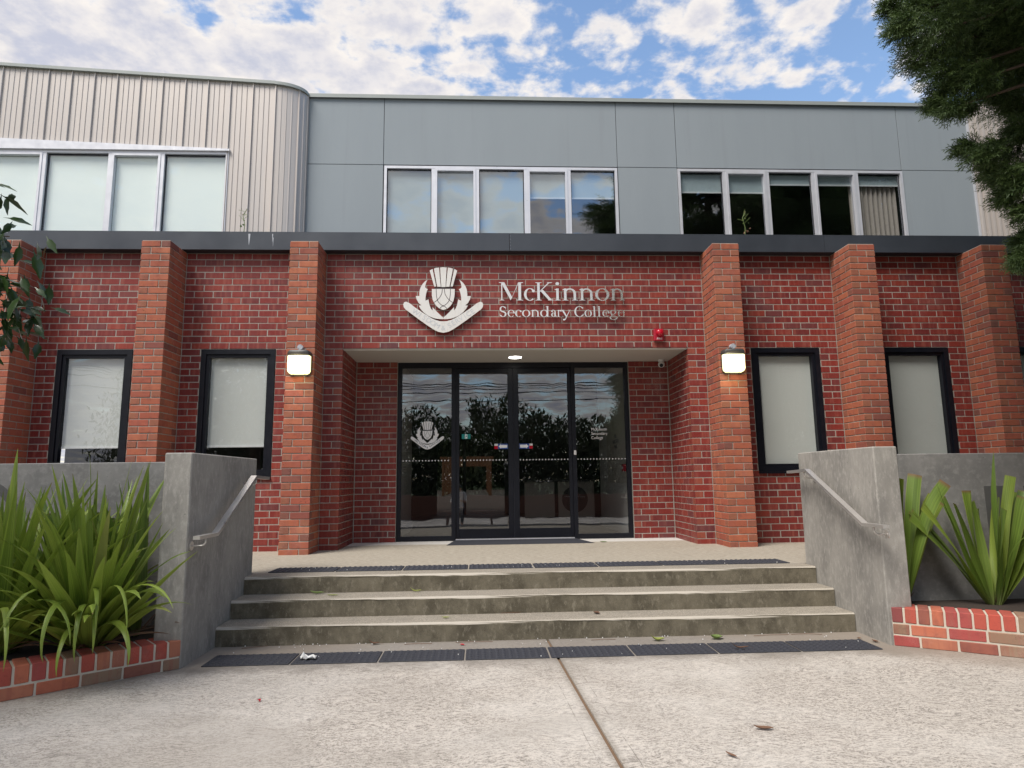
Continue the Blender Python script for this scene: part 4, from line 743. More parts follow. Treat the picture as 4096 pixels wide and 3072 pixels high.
def strap_plant(loc, n, Lr, wr, label, mt='strap', lean=(.05, 1.0), droop=(.2, 1.6), az=None, cutp=0., group='strap leaved plants in the planters', dead=0, seed=0):
    random.seed(seed); T = thing('strap_leaf_plant', loc, label, 'plant', group)
    for i in range(n):
        t_ = (i + .5) / n; le = lean[0] + (lean[1] - lean[0]) * t_ ** .8 + random.gauss(0, .08); a = random.random() * 6.283 if az is None else az[0] + (az[1] - az[0]) * random.random()
        L = random.uniform(*Lr) * (1 - .25 * t_); cut_ = random.random() < cutp; dr = random.uniform(*droop) * (.25 + t_)
        if cut_: L *= .8; dr *= .4
        r0 = .03 + .05 * t_
        for tr_i in range(12):
            V, Fc = strap_leaf(L, random.uniform(*wr), a, le, dr, random.uniform(-.9, .9), cut_)
            if not any((v.x + loc[0] > -2.93 and v.y + loc[1] > -3.56) or v.y + loc[1] > -2.86 for v in V): break
            a = random.random() * 6.283; le *= .9
        mm = M[mt] if random.random() > .04 else M['yellowleaf']
        leaf_obj('leaf', V, Fc, mm, (loc[0] + r0 * math.cos(a), loc[1] + r0 * math.sin(a), loc[2]), T)
    for i in range(dead):
        a = random.random() * 6.283; V, Fc = strap_leaf(random.uniform(.4, .7), .025, a, 1.2, .6, random.uniform(-2, 2)); leaf_obj('dead_leaf', V, Fc, M['deadleaf'], loc, T)
    return T
strap_plant((-3.25, -3.50, -.30), 110, (1.0, 1.42), (.075, .11), 'large bright green strap leaved plant spilling over the left brick planter', lean=(.05, 1.0), droop=(.1, 1.5), dead=14, seed=3)
strap_plant((-3.80, -3.62, -.30), 110, (1.05, 1.45), (.075, .11), 'tall strap leaved plant at the left edge of the picture', lean=(.05, .95), droop=(.1, 1.1), dead=8, seed=4)
strap_plant((-3.12, -3.10, -.29), 46, (1.0, 1.3), (.08, .115), 'darker strap leaved plant with cut tips against the left wing wall', 'strapdark', lean=(.02, .8), droop=(.1, .8), cutp=.4, dead=4, seed=5)
strap_plant((-3.62, -3.12, -.29), 60, (.95, 1.25), (.075, .105), 'strap leaved plant between the larger clumps and the left concrete wall', 'strapdark', lean=(.02, .8), droop=(.1, 1.0), cutp=.2, dead=4, seed=6)
def hang(loc, spec, par):
    for (L, w_, a, le, dr, tw_) in spec: V, Fc = strap_leaf(L, w_, a, le, dr, tw_, False, 16, .3); leaf_obj('leaf', V, Fc, M['strap'], loc, par)
PL = [o for o in bpy.data.objects if o.name.startswith('strap_leaf_plant') and o.parent is None]
hang((-3.22, -3.56, -.28), [(1.05, .055, -1.2, .45, 4.2, .2), (1.15, .055, -1.45, .5, 4.0, -.3), (.95, .06, -.95, .5, 3.9, .3), (1.2, .055, -1.7, .42, 4.3, 0), (.9, .07, -.75, .75, 3.0, .5), (1.25, .05, -.8, .55, 3.2, -.2), (1.0, .055, -1.9, .5, 4.1, .4), (1.1, .06, -1.05, .35, 3.6, -.4), (.85, .06, -1.35, .8, 3.2, .2), (1.3, .055, -.62, .7, 2.0, .3)], PL[0])
hang((-3.75, -3.75, -.28), [(1.1, .055, -1.1, .5, 4.0, .2), (1.0, .06, -1.5, .5, 4.1, -.3), (1.15, .055, -.8, .55, 3.7, .3), (1.2, .06, -.5, .6, 2.8, 0)], PL[1])
# the two right-hand plants: stiff upright leaves, mostly cut square
def fan(loc, spec, label, dead=3, seed=1):
    random.seed(seed); T = thing('strap_leaf_plant', loc, label, 'plant', 'strap leaved plants in the planters')
    for (L, w_, ta, bk_, dr, ct_) in spec:
        L *= 1.17; w_ *= 1.12   # ta: tilt in x (left -), bk_: tilt in y
        le = math.hypot(ta, bk_); a = math.atan2(bk_, ta); V, Fc = strap_leaf(L, w_, a, le, dr, random.uniform(-.5, .5) + (1.2 if abs(ta) < .25 else .9 * (1 if ta > 0 else -1)), ct_, fold=.3); leaf_obj('leaf', V, Fc, M['strapdark'] if random.random() < .6 else M['strap'], (loc[0] + .02 * math.cos(a) * 2, loc[1] + .03 * math.sin(a), loc[2]), T)
    for i in range(dead): V, Fc = strap_leaf(.16, .02, i * 2.1, .9, -.3, 1.); leaf_obj('dead_leaf', V, Fc, M['deadleaf'], loc, T)
fan((3.72, -3.07, -.23), [(1.08, .075, .10, -.05, .0, 0), (.98, .07, -.42, -.1, -.1, 0), (.88, .085, -.55, -.12, .35, 1), (.82, .085, -.62, 0, .45, 1), (.80, .08, -.45, .1, .25, 1), (.92, .07, .16, .0, .1, 1), (.80, .08, -.05, .1, .0, 1), (.76, .08, .03, -.1, .05, 1), (.84, .075, .30, 0, .15, 1), (.80, .08, .45, .1, .2, 1), (.86, .08, .55, -.1, .3, 1), (.70, .07, .25, .2, .1, 1), (.78, .07, -.25, .15, .1, 1), (.68, .07, .10, .2, .05, 1), (.60, .035, .05, -.25, 1.2, 0), (.82, .07, .40, -.15, .2, 0), (.74, .07, -.15, -.1, .1, 1), (.80, .09, -.50, .12, .4, 1), (.76, .09, -.35, -.15, .2, 1), (.85, .09, .38, .12, .15, 1), (.70, .085, -.02, -.2, .05, 1), (.78, .09, .22, -.2, .1, 1), (.90, .08, .62, .05, .35, 0)],
    'upright strap leaved plant with square cut leaf ends in the right planter', 5, 11)
fan((2.99, -2.98, -.23), [(.95, .085, -.05, 0, .15, 1), (.92, .085, .18, -.1, .5, 1), (.88, .08, .10, .1, .2, 1), (.84, .08, -.1, .1, .1, 1), (.80, .08, .26, 0, .5, 1), (.76, .07, .02, .1, 0, 1), (.72, .08, .15, .15, .2, 1), (.94, .095, .22, .05, .3, 1), (.90, .10, -.02, -.15, .1, 1), (.86, .09, .30, .1, .55, 1)], 'cut back strap leaved plant half hidden behind the right wing wall', 2, 12)
# ---------------------------------------------------------------- trees
def spray_template(L=.2, n=16, w=.007, seed=0):
    r = random.Random(seed); V = []; Fc = []; A = Vector((0, 0, 0))
    def sl(p, d, l, w_):
        s1 = d.orthogonal().normalized(); s1 = (Matrix.Rotation(r.random() * 3.14, 3, d) @ s1) * w_; b = len(V); V.extend([p - s1 * .4, p + s1 * .4, p + d * l * .5 + s1, p + d * l, p + d * l * .5 - s1]); Fc.append((b, b + 1, b + 2, b + 3, b + 4))
    for i in range(n):
        t_ = i / n; ax = Vector((0, 0, 1)); p = Vector((math.sin(t_ * 1.2) * .02, 0, t_ * L)); a = i * 2.4; d = Vector((math.cos(a) * .62, math.sin(a) * .62, .75)).normalized(); sl(p, d, L * (.42 - .22 * t_) * r.uniform(.8, 1.2), w)
    sl(Vector((0, 0, 0)), Vector((.02, 0, 1)).normalized(), L * 1.1, w * .6); return np.array([tuple(v) for v in V]), Fc
def scatter(tmpl, P, D, Sc, rnd):    # place copies of a template along directions D, numpy
    TV, TF = tmpl; n = len(P); D = D / np.linalg.norm(D, axis=1)[:, None]; up = np.where(np.abs(D[:, 2:3]) > .9, np.array([[1., 0, 0]]), np.array([[0, 0, 1.]])); X = np.cross(up, D); X /= np.linalg.norm(X, axis=1)[:, None]; a = rng.random(n) * 6.283; Y = np.cross(D, X); X2 = X * np.cos(a)[:, None] + Y * np.sin(a)[:, None]; Y2 = np.cross(D, X2)
    V = P[:, None, :] + Sc[:, None, None] * (TV[None, :, 0:1] * X2[:, None, :] + TV[None, :, 1:2] * Y2[:, None, :] + TV[None, :, 2:3] * D[:, None, :]); m = len(TV); V = V.reshape(-1, 3)
    k = len(TF[0]); Fb = np.array(TF); Fc = (Fb[None] + (np.arange(n) * m)[:, None, None]).reshape(-1, k); return V, Fc, np.repeat(rnd, len(TF))
def fast_mesh(name, V, Fc, mt, rnd):
    me = bpy.data.meshes.new(name); me.vertices.add(len(V)); me.vertices.foreach_set('co', V.astype(np.float32).ravel()); k = Fc.shape[1]; me.loops.add(Fc.size); me.loops.foreach_set('vertex_index', Fc.astype(np.int32).ravel()); me.polygons.add(len(Fc)); me.polygons.foreach_set('loop_start', np.arange(0, Fc.size, k, dtype=np.int32)); me.update(calc_edges=True)
    me.materials.append(mt); at = me.attributes.new('rnd', 'FLOAT', 'FACE'); at.data.foreach_set('value', rnd.astype(np.float32)); return me
LOBES = [[2.97, -4.3, 4.43, .35], [2.71, -4.2, 4.21, .18], [2.47, -4.4, 3.94, .13], [2.68, -4.5, 3.85, .22], [2.75, -4.2, 3.87, .17], [2.76, -4.4, 3.6, .17], [3.26, -4.1, 4.01, .28], [3.28, -4.4, 3.95, .27], [3.11, -4.0, 3.77, .11], [2.89, -4.5, 3.48, .14], [3.62, -4.0, 3.88, .21], [2.74, -4.3, 3.43, .08], [2.77, -4.4, 3.33, .1], [3.06, -4.2, 3.48, .09], [3.21, -4.3, 3.52, .11], [3.44, -4.2, 3.49, .13], [2.92, -4.3, 3.09, .08], [2.96, -4.4, 3.0, .12], [3.29, -4.2, 3.15, .15], [3.25, -4.4, 3.19, .12], [3.17, -4.2, 2.96, .11], [3.15, -4.4, 2.82, .15], [3.17, -4.3, 2.73, .09], [3.28, -4.3, 2.62, .1], [3.34, -4.2, 2.44, .09], [3.22, -4.3, 2.27, .08], [3.6, -4.1, 3.01, .22], [3.39, -4.3, 2.45, .16], [2.49, -4.3, 4.19, .09]]
def conifer():
    T = thing('conifer_tree', (5.6, -4.6, -.46), 'dark feathery conifer hanging into the top right corner of the picture', 'tree')
    tr = MB(); tr.tube([(5.6, -4.6, -.5), (5.55, -4.6, 2), (5.5, -4.6, 5), (5.45, -4.6, 9)], [.28, .22, .15, .05], 12); tr.build('trunk', M['bark'], T, True)
    Cn = Vector((5.5, -4.6, 0)); lb_ = MB(); P = []; D = []; Sc = []
    L = [[a + .05, b, c_ + .03, max(.05, d - .04)] for a, b, c_, d in LOBES]; r = random.Random(5); XB = lambda v: np.interp(v, [0, 46, 79, 111, 116, 139, 176, 204, 218, 296, 330], [880, 894, 902, 925, 955, 968, 978, 1000, 1018, 1022, 1200])
    def ok(x, y, z, rr):
        d = Vector((x, y, z)) - CP; dz = d.dot(F)
        if dz < .8: return dz < -.5
        u = 512 + 651.35 * d.dot(R) / dz; v = 384 - 651.35 * d.dot(U) / dz; pr_ = 651.35 * (rr * 1.1 + .22) / dz; return u - pr_ > XB(v + pr_ * .8)
    for i in range(520):
        z = r.uniform(2.2, 9.6); rad = 3.5 * math.sqrt(max(.02, 1 - ((z - 5.2) / 4.6) ** 2)); a = r.random() * 6.283; q = rad * math.sqrt(r.uniform(.35, 1)); x = 5.5 + q * math.cos(a); y = -4.6 + q * math.sin(a) * .85
        # keep clear of the sky gap and of the frame left of the real branches
        rr = r.uniform(.3, .55)
        if ok(x, y, z, rr): L.append([x, y, z, rr])
    for li, (x, y, z, rr) in enumerate(L):
        near = li < len(LOBES); c_ = Vector((x, y, z)); base = Vector((5.5, -4.6, z + .5)); out = (c_ - base); out.z = 0; out.normalize()
        if near and rr > .11 or li % 3 == 0: lb_.tube([base, (base + c_) / 2 + Vector((0, 0, .18)), c_], [.045, .025, .006], 5)
        dd = Vector((x, y, z)) - CP; vis_ = 0 < dd.dot(F) < 9 and 512 + 651 * dd.dot(R) / dd.dot(F) < 1250 and 384 - 651 * dd.dot(U) / dd.dot(F) > -200 and not near
        n = int(120 + 9000 * rr * rr) if near else (int(150 + 4200 * rr * rr) if vis_ else int(70 + 600 * rr * rr))
        g_ = rng.normal(size=(n, 3)); g_ /= np.linalg.norm(g_, axis=1)[:, None]; rad = rr * (rng.random((n, 1)) ** .45) * (1 + .25 * np.sin(g_ @ np.array([[7.], [5.], [6.]])))
        p_ = np.array([[x, y, z]]) + g_ * rad * np.array([[1.15, 1.15, .8]]); P.append(p_); D.append(g_ * .5 + np.array([[out.x * .8, out.y * .8, -.35]]) + rng.normal(size=(n, 3)) * .25); Sc.append((rng.random(n) * .5 + .75) * (.5 if near else (.62 if vis_ else 1.6)))
    P = np.vstack(P); D = np.vstack(D); Sc = np.concatenate(Sc); V, Fc, rn_ = scatter(spray_template(.2, 13, .0048), P, D, Sc, rng.random(len(P)))
    print('conifer faces', len(Fc)); link('crown', fast_mesh('crown', V, Fc, M['conifer'], rn_), (0, 0, 0), T); lb_.build('limb', M['bark'], T, True)
conifer()
def far_conifer():
    T = thing('conifer_tree', (10.6, -5.6, -.46), 'second dark conifer further right, seen mirrored in the upper windows', 'tree'); r = random.Random(8); P = []; D = []; Sc = []
    MB().tube([(10.6, -5.6, -.5), (10.5, -5.6, 4), (10.5, -5.6, 9)], [.28, .18, .05], 10).build('trunk', M['bark'], T, True)
    for i in range(240):
        z = r.uniform(.8, 10.5); q = 3.0 * math.sqrt(max(.02, 1 - ((z - 5) / 6.0) ** 2)) * math.sqrt(r.uniform(.3, 1)); a = r.random() * 6.283; x, y, rr = 10.5 + q * math.cos(a), -5.6 + q * math.sin(a), r.uniform(.4, .7); n = 110
        g_ = rng.normal(size=(n, 3)); g_ /= np.linalg.norm(g_, axis=1)[:, None]; P.append(np.array([[x, y, z]]) + g_ * rr * (rng.random((n, 1)) ** .5)); D.append(g_ + np.array([[math.cos(a), math.sin(a), -.3]])); Sc.append(rng.random(n) + 1.8)
    P = np.vstack(P); V, Fc, rn_ = scatter(spray_template(.2, 9, .009), P, np.vstack(D), np.concatenate(Sc), rng.random(len(P))); link('crown', fast_mesh('crown', V, Fc, M['conifer'], rn_), (0, 0, 0), T)
far_conifer()
gw = MB(); gw.box((-30, -12.9, G - .05), (30, -12.7, .32)); tag(gw.build('garden_wall', M['timber']), 'low dark reddish wall along the street behind the camera, mirrored low in the doors', 'wall')
def broad_leaf(L=.14, w=.045, lob=True):
    out = [(0, 0), (.006, .25 * L), (w * .75, .35 * L), (w * 1.0, .62 * L), (w * .55, .75 * L), (w * .3, .9 * L), (0, L)]
    V = [];
    for x, y in out: V.append((x, y, -.35 * x * 0 + -.9 * (y / L) ** 2 * .03))
    V = [(0, y, -.03 * (y / L) ** 2) for _, y in out] + [(x, y, .25 * x - .03 * (y / L) ** 2) for x, y in out[1:-1]] + [(-x, y, .25 * x - .03 * (y / L) ** 2) for x, y in out[1:-1]]
    n = len(out); Fc = []
    for i in range(n - 1):
        r0 = None if i == 0 else n + i - 1; r1 = None if i == n - 2 else n + i; m0 = i; m1 = i + 1
        for sgn, off in ((1, 0), (-1, n - 2)):
            f = [m0] + ([r0 + off] if r0 is not None else []) + ([r1 + off] if r1 is not None else []) + [m1]
            Fc.append(tuple(f if sgn > 0 else f[::-1]))
    return V, Fc
BL = [mesh('leaf', *broad_leaf(l_, w_), M['glossy'], None, True) for l_, w_ in ((.16, .027), (.13, .024), (.185, .030))]
def left_tree():
    T = thing('broadleaf_tree', (-4.9, -5.6, -.46), 'glossy dark leaved tree reaching in from the left edge of the picture', 'tree'); r = random.Random(9)
    tr = MB(); tr.tube([(-5.4, -5.8, -.5), (-5.3, -5.7, 1.2), (-5.2, -5.6, 3)], [.14, .11, .07], 10); tr.build('trunk', M['bark'], T, True)
    br = MB(); twigs = [((-3.9, -5.2, 2.35), (-3.2, -4.95, 2.42)), ((-4.0, -5.2, 2.2), (-3.06, -4.9, 2.19)), ((-3.9, -5.1, 2.1), (-3.10, -4.9, 2.0)), ((-3.9, -5.1, 1.9), (-3.02, -4.9, 1.88)), ((-3.9, -5.0, 1.75), (-2.98, -4.88, 1.80)), ((-3.8, -5.0, 1.6), (-3.04, -4.9, 1.68))]
    k = 0
    for a, b in twigs:
        a, b = Vector(a), Vector(b); br.tube([Vector((-5.2, -5.6, a.z + .2)), a, b], [.03, .012, .003], 6)
        for i in range(44):
            t_ = .55 + .52 * (i / 43) ** .7; p_ = a.lerp(b, t_) + Vector((r.gauss(.02, .05), r.gauss(0, .07), r.gauss(0, .045))); o = link('leaf', BL[k % 3], p_, T); k += 1
            d = Vector((r.uniform(-.3, 1), r.uniform(-.8, .4), r.uniform(-1.4, .1))).normalized(); o.rotation_euler = (d.to_track_quat('Y', 'Z') @ Matrix.Rotation(r.uniform(-1.2, 1.2), 3, 'Y').to_quaternion()).to_euler(); s_ = r.uniform(.6, 1.05); o.scale = (s_, s_, s_)
    br.build('branch', M['bark'], T, True)
    n = 3600; g_ = rng.normal(size=(n, 3)); g_ /= np.linalg.norm(g_, axis=1)[:, None]; P = np.array([[-5.6, -6.2, 3.6]]) + g_ * np.array([[1.9, 2.6, 1.9]]) * (rng.random((n, 1)) ** .4); keep = ~((P[:, 0] > -4.4) & (P[:, 1] > -6.4)); P = P[keep]
    D = rng.normal(size=P.shape) + np.array([[0, 0, -.6]]); TV = np.array([(0, 0, 0), (.035, 0, .07), (0, 0, .16), (-.035, 0, .07)]); V, Fc, rn_ = scatter((TV, [(0, 1, 2, 3)]), P, D, rng.random(len(P)) * .5 + .8, rng.random(len(P)))
    tag(link('foliage', fast_mesh('foliage', V, Fc, M['glossy'], rn_), (0, 0, 0), T), kind='stuff')
left_tree()
# tall shrubs across the street, seen mirrored in the doors
def shrub(x, y, h, w, label, cat='tree', grp='trees across the street behind the camera'):
    T = thing('street_tree', (x, y, G), label, cat, grp); n = 6500
    t_ = rng.random(n) ** .8; a = rng.random(n) * 6.283; rr = w * np.sqrt(rng.random(n)) * (1.05 - .45 * t_ ** 3) * (1 + .3 * np.sin(a * 3 + t_ * 9)); P = np.stack([x + rr * np.cos(a), y + rr * np.sin(a), G + .3 + t_ * (h - .3) * (1 + .18 * np.sin(a * 2 + x))], 1)
    D = rng.normal(size=(n, 3)) * .6 + np.array([[0, 0, 1.]]); TV = np.array([(0, 0, 0), (.035, 0, .08), (0, 0, .22), (-.035, 0, .08)]); V, Fc, rn_ = scatter((TV, [(0, 1, 2, 3)]), P, D, (rng.random(n) * .9 + .7) * (1 if h < 8 else 4.5), rng.random(n)); link('crown', fast_mesh('crown', V, Fc, M['bush'], rn_), (0, 0, 0), T)
    MB().tube([(x, y, G - .05), (x, y, G + h * .6)], [.12, .04], 7).build('trunk', M['bark'], T)
for i, x in enumerate(np.linspace(-15, 15, 13)): shrub(x + rng.random() * .8, -20.5 - rng.random(), 4.0 + .6 * math.sin(i * 2.3) + (1.4 if abs(x) > 9 else 0), 2.3, ['tall', 'leafy', 'dark', 'ragged', 'dense', 'broad', 'narrow', 'bushy', 'upright', 'loose', 'rounded', 'pale', 'low'][i] + ' street tree mirrored in the entrance glass')
for x, lb in ((-9, 'broad green tree beyond the left of the courtyard pergola'), (-1.5, 'broad green tree beyond the middle of the courtyard pergola'), (6, 'broad green tree beyond the right of the courtyard pergola')): shrub(x, 62, 10, 5.5, lb, 'tree', 'trees beyond the courtyard')
pl_ = thing('power_line', (0, -24, G), 'overhead power line with five wires seen mirrored at the top of the doors', 'power line')
for x in (-22, 22): MB().tube([(x, -24, G - .1), (x, -24, 7.4)], .14, 8).build('pole', M['bark'], pl_); MB().box((x - .06, -25.2, 6.6), (x + .06, -22.8, 6.75)).build('crossarm', M['bark'], pl_)
for i, (dy, dz) in enumerate(((-1.1, 6.9), (-.5, 6.7), (0, 6.5), (.6, 6.2), (1.1, 5.7))): MB().tube([(x, -24 + dy, dz - .8 * (1 - (x / 22) ** 2)) for x in np.linspace(-22, 22, 25)], .022, 5).build('wire', M['rubber'], pl_)
# bench and seated person beside the camera, mirrored low in the left door
BY = -1.75
bn = thing('slatted_bench', (-.85, -7.5 + BY, G), 'dark slatted timber bench facing the entrance, mirrored in the left door', 'bench')
for i in range(5): box('slat', (-1.64, BY - 7.72 + i * .09, -.07), (-.05, BY - 7.65 + i * .09, -.045), M['timber'], bn)
for i in range(4): box('slat', (-1.64, BY - 7.79, -.02 + i * .07), (-.05, BY - 7.765, .03 + i * .07), M['timber'], bn)
for x in (-1.5, -.2): box('leg', (x - .03, BY - 7.80, G), (x + .03, BY - 7.74, .26), M['timber'], bn); box('leg', (x - .03, BY - 7.36, G), (x + .03, BY - 7.30, -.07), M['timber'], bn)
def person():
    T = thing('person', (-1.15, -7.5 + BY, G), 'seated person in a white shirt on the bench, mirrored in the left door', 'person'); x0 = -1.15
    J_ = {'pel': (x0, -7.60, .03), 'sp': (x0, -7.58, .22), 'ch': (x0, -7.55, .38), 'nk': (x0, -7.52, .51), 'hd': (x0, -7.50, .60), 'tp': (x0, -7.50, .70)}
    rad = {'pel': .15, 'sp': .13, 'ch': .15, 'nk': .055, 'hd': .085, 'tp': .07}; E2 = [('pel', 'sp'), ('sp', 'ch'), ('ch', 'nk'), ('nk', 'hd'), ('hd', 'tp')]
    for s_ in (-1, 1):
        J_[f'hp{s_}'] = (x0 + s_ * .09, -7.55, .01); J_[f'kn{s_}'] = (x0 + s_ * .11, -7.14, .02); J_[f'an{s_}'] = (x0 + s_ * .11, -7.10, -.38); J_[f'ft{s_}'] = (x0 + s_ * .11, -6.95, -.42)
        J_[f'sh{s_}'] = (x0 + s_ * .18, -7.55, .43); J_[f'el{s_}'] = (x0 + s_ * .22, -7.42, .22); J_[f'wr{s_}'] = (x0 + s_ * .08, -7.22, .25); J_[f'hn{s_}'] = (x0 + s_ * .05, -7.15, .28)
        rad.update({f'hp{s_}': .09, f'kn{s_}': .065, f'an{s_}': .045, f'ft{s_}': .035, f'sh{s_}': .06, f'el{s_}': .045, f'wr{s_}': .03, f'hn{s_}': .035})
        E2 += [('pel', f'hp{s_}'), (f'hp{s_}', f'kn{s_}'), (f'kn{s_}', f'an{s_}'), (f'an{s_}', f'ft{s_}'), ('ch', f'sh{s_}'), (f'sh{s_}', f'el{s_}'), (f'el{s_}', f'wr{s_}'), (f'wr{s_}', f'hn{s_}')]
    ks = list(J_); me = bpy.data.meshes.new('body'); me.from_pydata([(J_[k][0], J_[k][1], J_[k][2]) for k in ks], [(ks.index(a), ks.index(b)) for a, b in E2], []); ob = link('body', me, (0, BY, 0), T)
    md = ob.modifiers.new('skin', 'SKIN'); me.skin_vertices[0].data[0].use_root = True
    for i, k in enumerate(ks): me.skin_vertices[0].data[i].radius = (rad[k], rad[k] * (.8 if k in ('pel', 'sp', 'ch') else 1))
    ob.modifiers.new('sub', 'SUBSURF').levels = 2; dg = bpy.context.evaluated_depsgraph_get(); me2 = bpy.data.meshes.new_from_object(ob.evaluated_get(dg)); ob.modifiers.clear(); ob.data = me2
    me2.materials.clear(); [me2.materials.append(M[k]) for k in ('skin', 'shirt', 'trousers')]
    for p_ in me2.polygons: c_ = p_.center; p_.use_smooth = True; p_.material_index = 2 if (c_.z < .06 and c_.z > -.37) else (1 if .06 <= c_.z < .50 and (c_.y < -7.40) else 0)
    hm = MB(); V = []
    for i in range(7):
        a = -.1 + 1.65 * i / 6; V += [(x0 + .098 * math.cos(a) * math.cos(b), -7.515 + .105 * math.cos(a) * math.sin(b), .625 + .105 * math.sin(a)) for b in np.linspace(0, 6.283, 17)[:-1]]
    hm.add(V, [(k * 16 + i, k * 16 + (i + 1) % 16, (k + 1) * 16 + (i + 1) % 16, (k + 1) * 16 + i) for k in range(6) for i in range(16)]); WL[hm.build('hair', M['hair'], T, True).name]; bpy.data.objects['hair'].location.y += BY
person()
# ---------------------------------------------------------------- litter and weeds
def litter(p_, L, w, rz, mt, label, curl=.5, cat='leaf', name='fallen_leaf'):
    V = []; n = 7
    for i in range(n):
        t_ = i / (n - 1); ww = w * math.sin(math.pi * (t_ * .93 + .035)) ** .7; zc = .006 + curl * L * .35 * (2 * t_ - 1) ** 2 * (.5 + t_); V += [(-ww / 2, (t_ - .5) * L, zc + ww * .3), (0, (t_ - .5) * L, zc), (ww / 2, (t_ - .5) * L, zc + ww * .35)]
    Fc = [(3 * i + k, 3 * i + k + 1, 3 * i + 4 + k, 3 * i + 3 + k) for i in range(n - 1) for k in (0, 1)]; b = len(V); V += [(-.0015, -.5 * L, V[1][2]), (.0015, -.5 * L, V[1][2]), (.0015, -.78 * L, .004), (-.0015, -.78 * L, .004)]; Fc.append((b, b + 1, b + 2, b + 3))
    o = link(name, mesh(name, V, Fc, M[mt], None, True), p_); o.rotation_euler.z = rz; return tag(o, label, cat)
litter((1.415, -2.988, G), .12, .07, 1.9, 'greenleaf', 'curled green leaf lying at the foot of the steps on the right', .5)
litter((.927, -3.0, G), .11, .05, 1.5, 'yellowleaf', 'curled olive leaf at the foot of the steps right of centre', .8)
litter((1.467, -3.346, G + .012), .13, .025, 1.4, 'deadleaf', 'slim orange brown leaf on the lower tactile strip', .6)
litter((.969, -4.899, G), .10, .03, 1.4, 'deadleaf', 'dark brown leaf alone on the paving right of the joint', .3)
litter((.679, -5.208, G), .06, .018, .6, 'deadleaf', 'small thin brown leaf near the bottom edge of the paving', .3)
litter((-1.965, -2.30, -.153), .12, .04, 1.6, 'greenleaf', 'green leaf on the second step near the left end', .4)
litter((-1.80, -2.42, -.153), .10, .022, 1.5, 'yellowleaf', 'narrow yellow green leaf on the second step near the left end', .1)
litter((-1.083, -2.30, -.153), .10, .03, 1.5, 'yellowleaf', 'twisted olive leaf on the second step left of centre', .7)
litter((-.792, -2.71, -.306), .07, .022, 1.7, 'yellowleaf', 'small olive leaf on the lowest step left of centre', .3)
litter((.493, -2.668, -.306), .06, .045, .9, 'deadleaf', 'round dark seed pod with a stalk on the lowest step', .3, 'seed pod', 'seed_pod')
litter((1.142, .42, 0), .10, .03, 1.5, 'greenleaf', 'green leaf on the terrace beside the door mat', .2)
litter((-1.355, -2.89, G), .09, .03, 1.5, 'deadleaf', 'curled brown leaf against the lowest riser left of centre', .7)
litter((2.60, -3.21, G), .05, .03, .5, 'deadleaf', 'dark crumpled leaf at the base of the right wing wall', .4)
litter((-1.827, -4.215, G), .03, .02, .5, 'redlens', 'tiny pink petal on the paving left of centre', .1, 'petal', 'petal')
litter((-.646, -2.99, G), .04, .02, 1.2, 'redlens', 'small pink petal between the steps and the tactile strip', .1, 'petal', 'petal')
litter((2.535, -3.10, G), .05, .02, 2., 'deadleaf', 'small brown leaf beside the right end of the tactile strip', .4)
pw = MB(); V = []; r = random.Random(2)
for i in range(6):
    for k in range(8): V.append((-1.82 + i * .022 + r.gauss(0, .004), -3.36 + k * .010 + r.gauss(0, .004), G + .018 + abs(r.gauss(0, .014))))
pw.add(V, [(i * 8 + k, i * 8 + k + 1, (i + 1) * 8 + k + 1, (i + 1) * 8 + k) for i in range(5) for k in range(7)]); tag(pw.build('paper_scrap', M['white']), 'crumpled white paper scrap on the lower tactile strip', 'litter')
sp_ = MB()
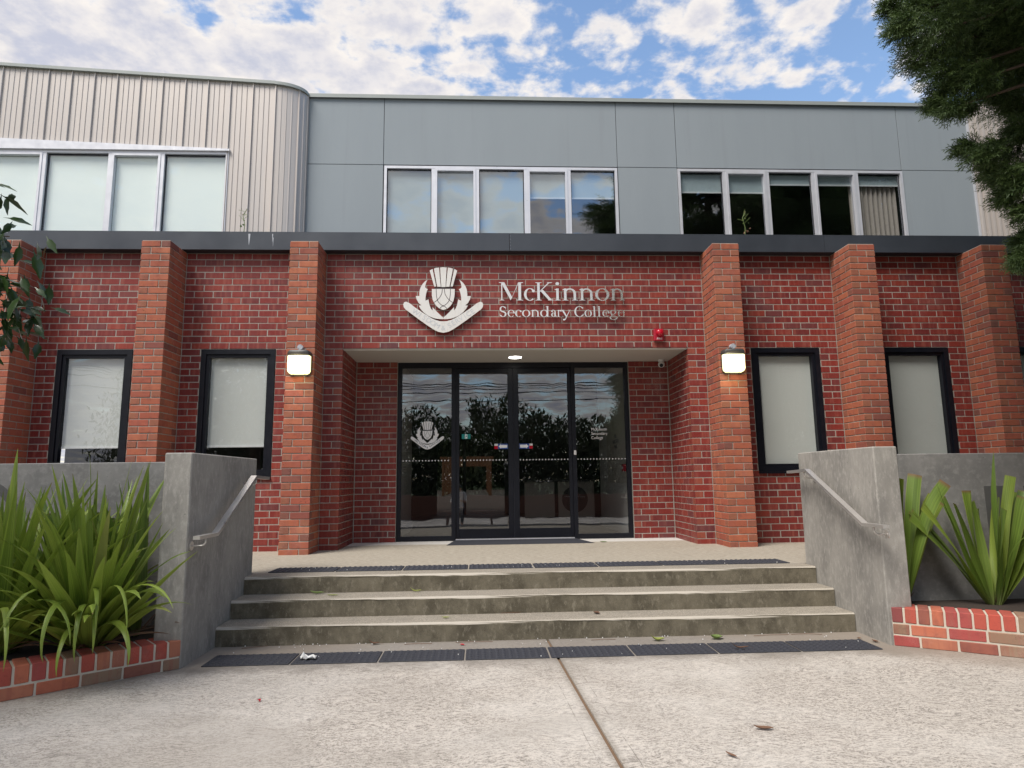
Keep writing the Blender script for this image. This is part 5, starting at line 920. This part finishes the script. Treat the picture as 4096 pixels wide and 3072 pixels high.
for i in range(95):
    x = r.uniform(-2.5, 2.6); y = r.choice([r.uniform(-3.42, -2.87), r.gauss(-2.9, .02), r.uniform(-2.02, -1.72)]); z = (G if y < -2.5 else 0) + .014; s_ = r.uniform(.0015, .0035); sp_.box((x - s_, y - s_, z - .004), (x + s_, y + s_, z + s_))
tag(sp_.build('petal_specks', M['white']), kind='stuff')
tw = MB()
for x, y, l_, a in ((-.19, -2.56, .26, .1), (1.9, -2.92, .3, .05), (-.55, -2.90, .3, .0), (2.2, -2.90, .25, -.1), (.5, -2.93, .2, .05), (-2.3, -2.93, .18, .4), (-1.0, -2.92, .22, .02)):
    z = (-.306 if y > -2.8 else G) + .004; tw.tube([(x - l_ / 2, y, z), (x, y + a * .05, z + .004), (x + l_ / 2, y + a * l_, z)], .0022, 4)
tag(tw.build('twig_debris', M['deadleaf']), kind='stuff')
# weeds growing in the gutter above the fascia
def weed(x, y, h, label, mt, n, seed):
    r = random.Random(seed); T = thing('gutter_weed', (x, y, 4.1), label, 'weed', 'weeds in the roof gutter'); m = MB(); q = [(x, y, 4.1), (x + .01, y, 4.1 + h * .4), (x - .02, y, 4.1 + h * .75), (x + .03, y, 4.1 + h)]; m.tube(q, .005, 5)
    for i in range(5): z = 4.1 + h * (.55 + .09 * i); m.tube([(x, y, z), (x + r.uniform(-.1, .1), y, z + r.uniform(.02, .09))], .003, 4)
    m.build('stem', M[mt], T)
    for i in range(n):
        t_ = r.random(); p_ = (x + r.gauss(0, .035), y + r.gauss(0, .02), 4.1 + h * t_); s_ = r.uniform(.022, .04) * (1.2 - t_ * .7); V = [(0, 0, 0), (s_ * .5, .0, s_ * .5), (0, -.01, s_ * 1.2), (-s_ * .5, 0, s_ * .5)]; o = link('leaf', mesh('leaf', V, [(0, 1, 2, 3)], M[mt if r.random() < .6 else 'deadleaf']), p_, T); o.rotation_euler = (r.gauss(0, .6), r.gauss(0, 1.3), r.gauss(0, .6))
weed(-3.62, -.02, .36, 'thin green weed in the gutter below the curved metal cladding', 'greenleaf', 12, 1); weed(2.83 + .33, -.02, .38, 'reddish green weed in the gutter in front of the right upper windows', 'greenleaf', 14, 2)
print('objects', len(bpy.data.objects))
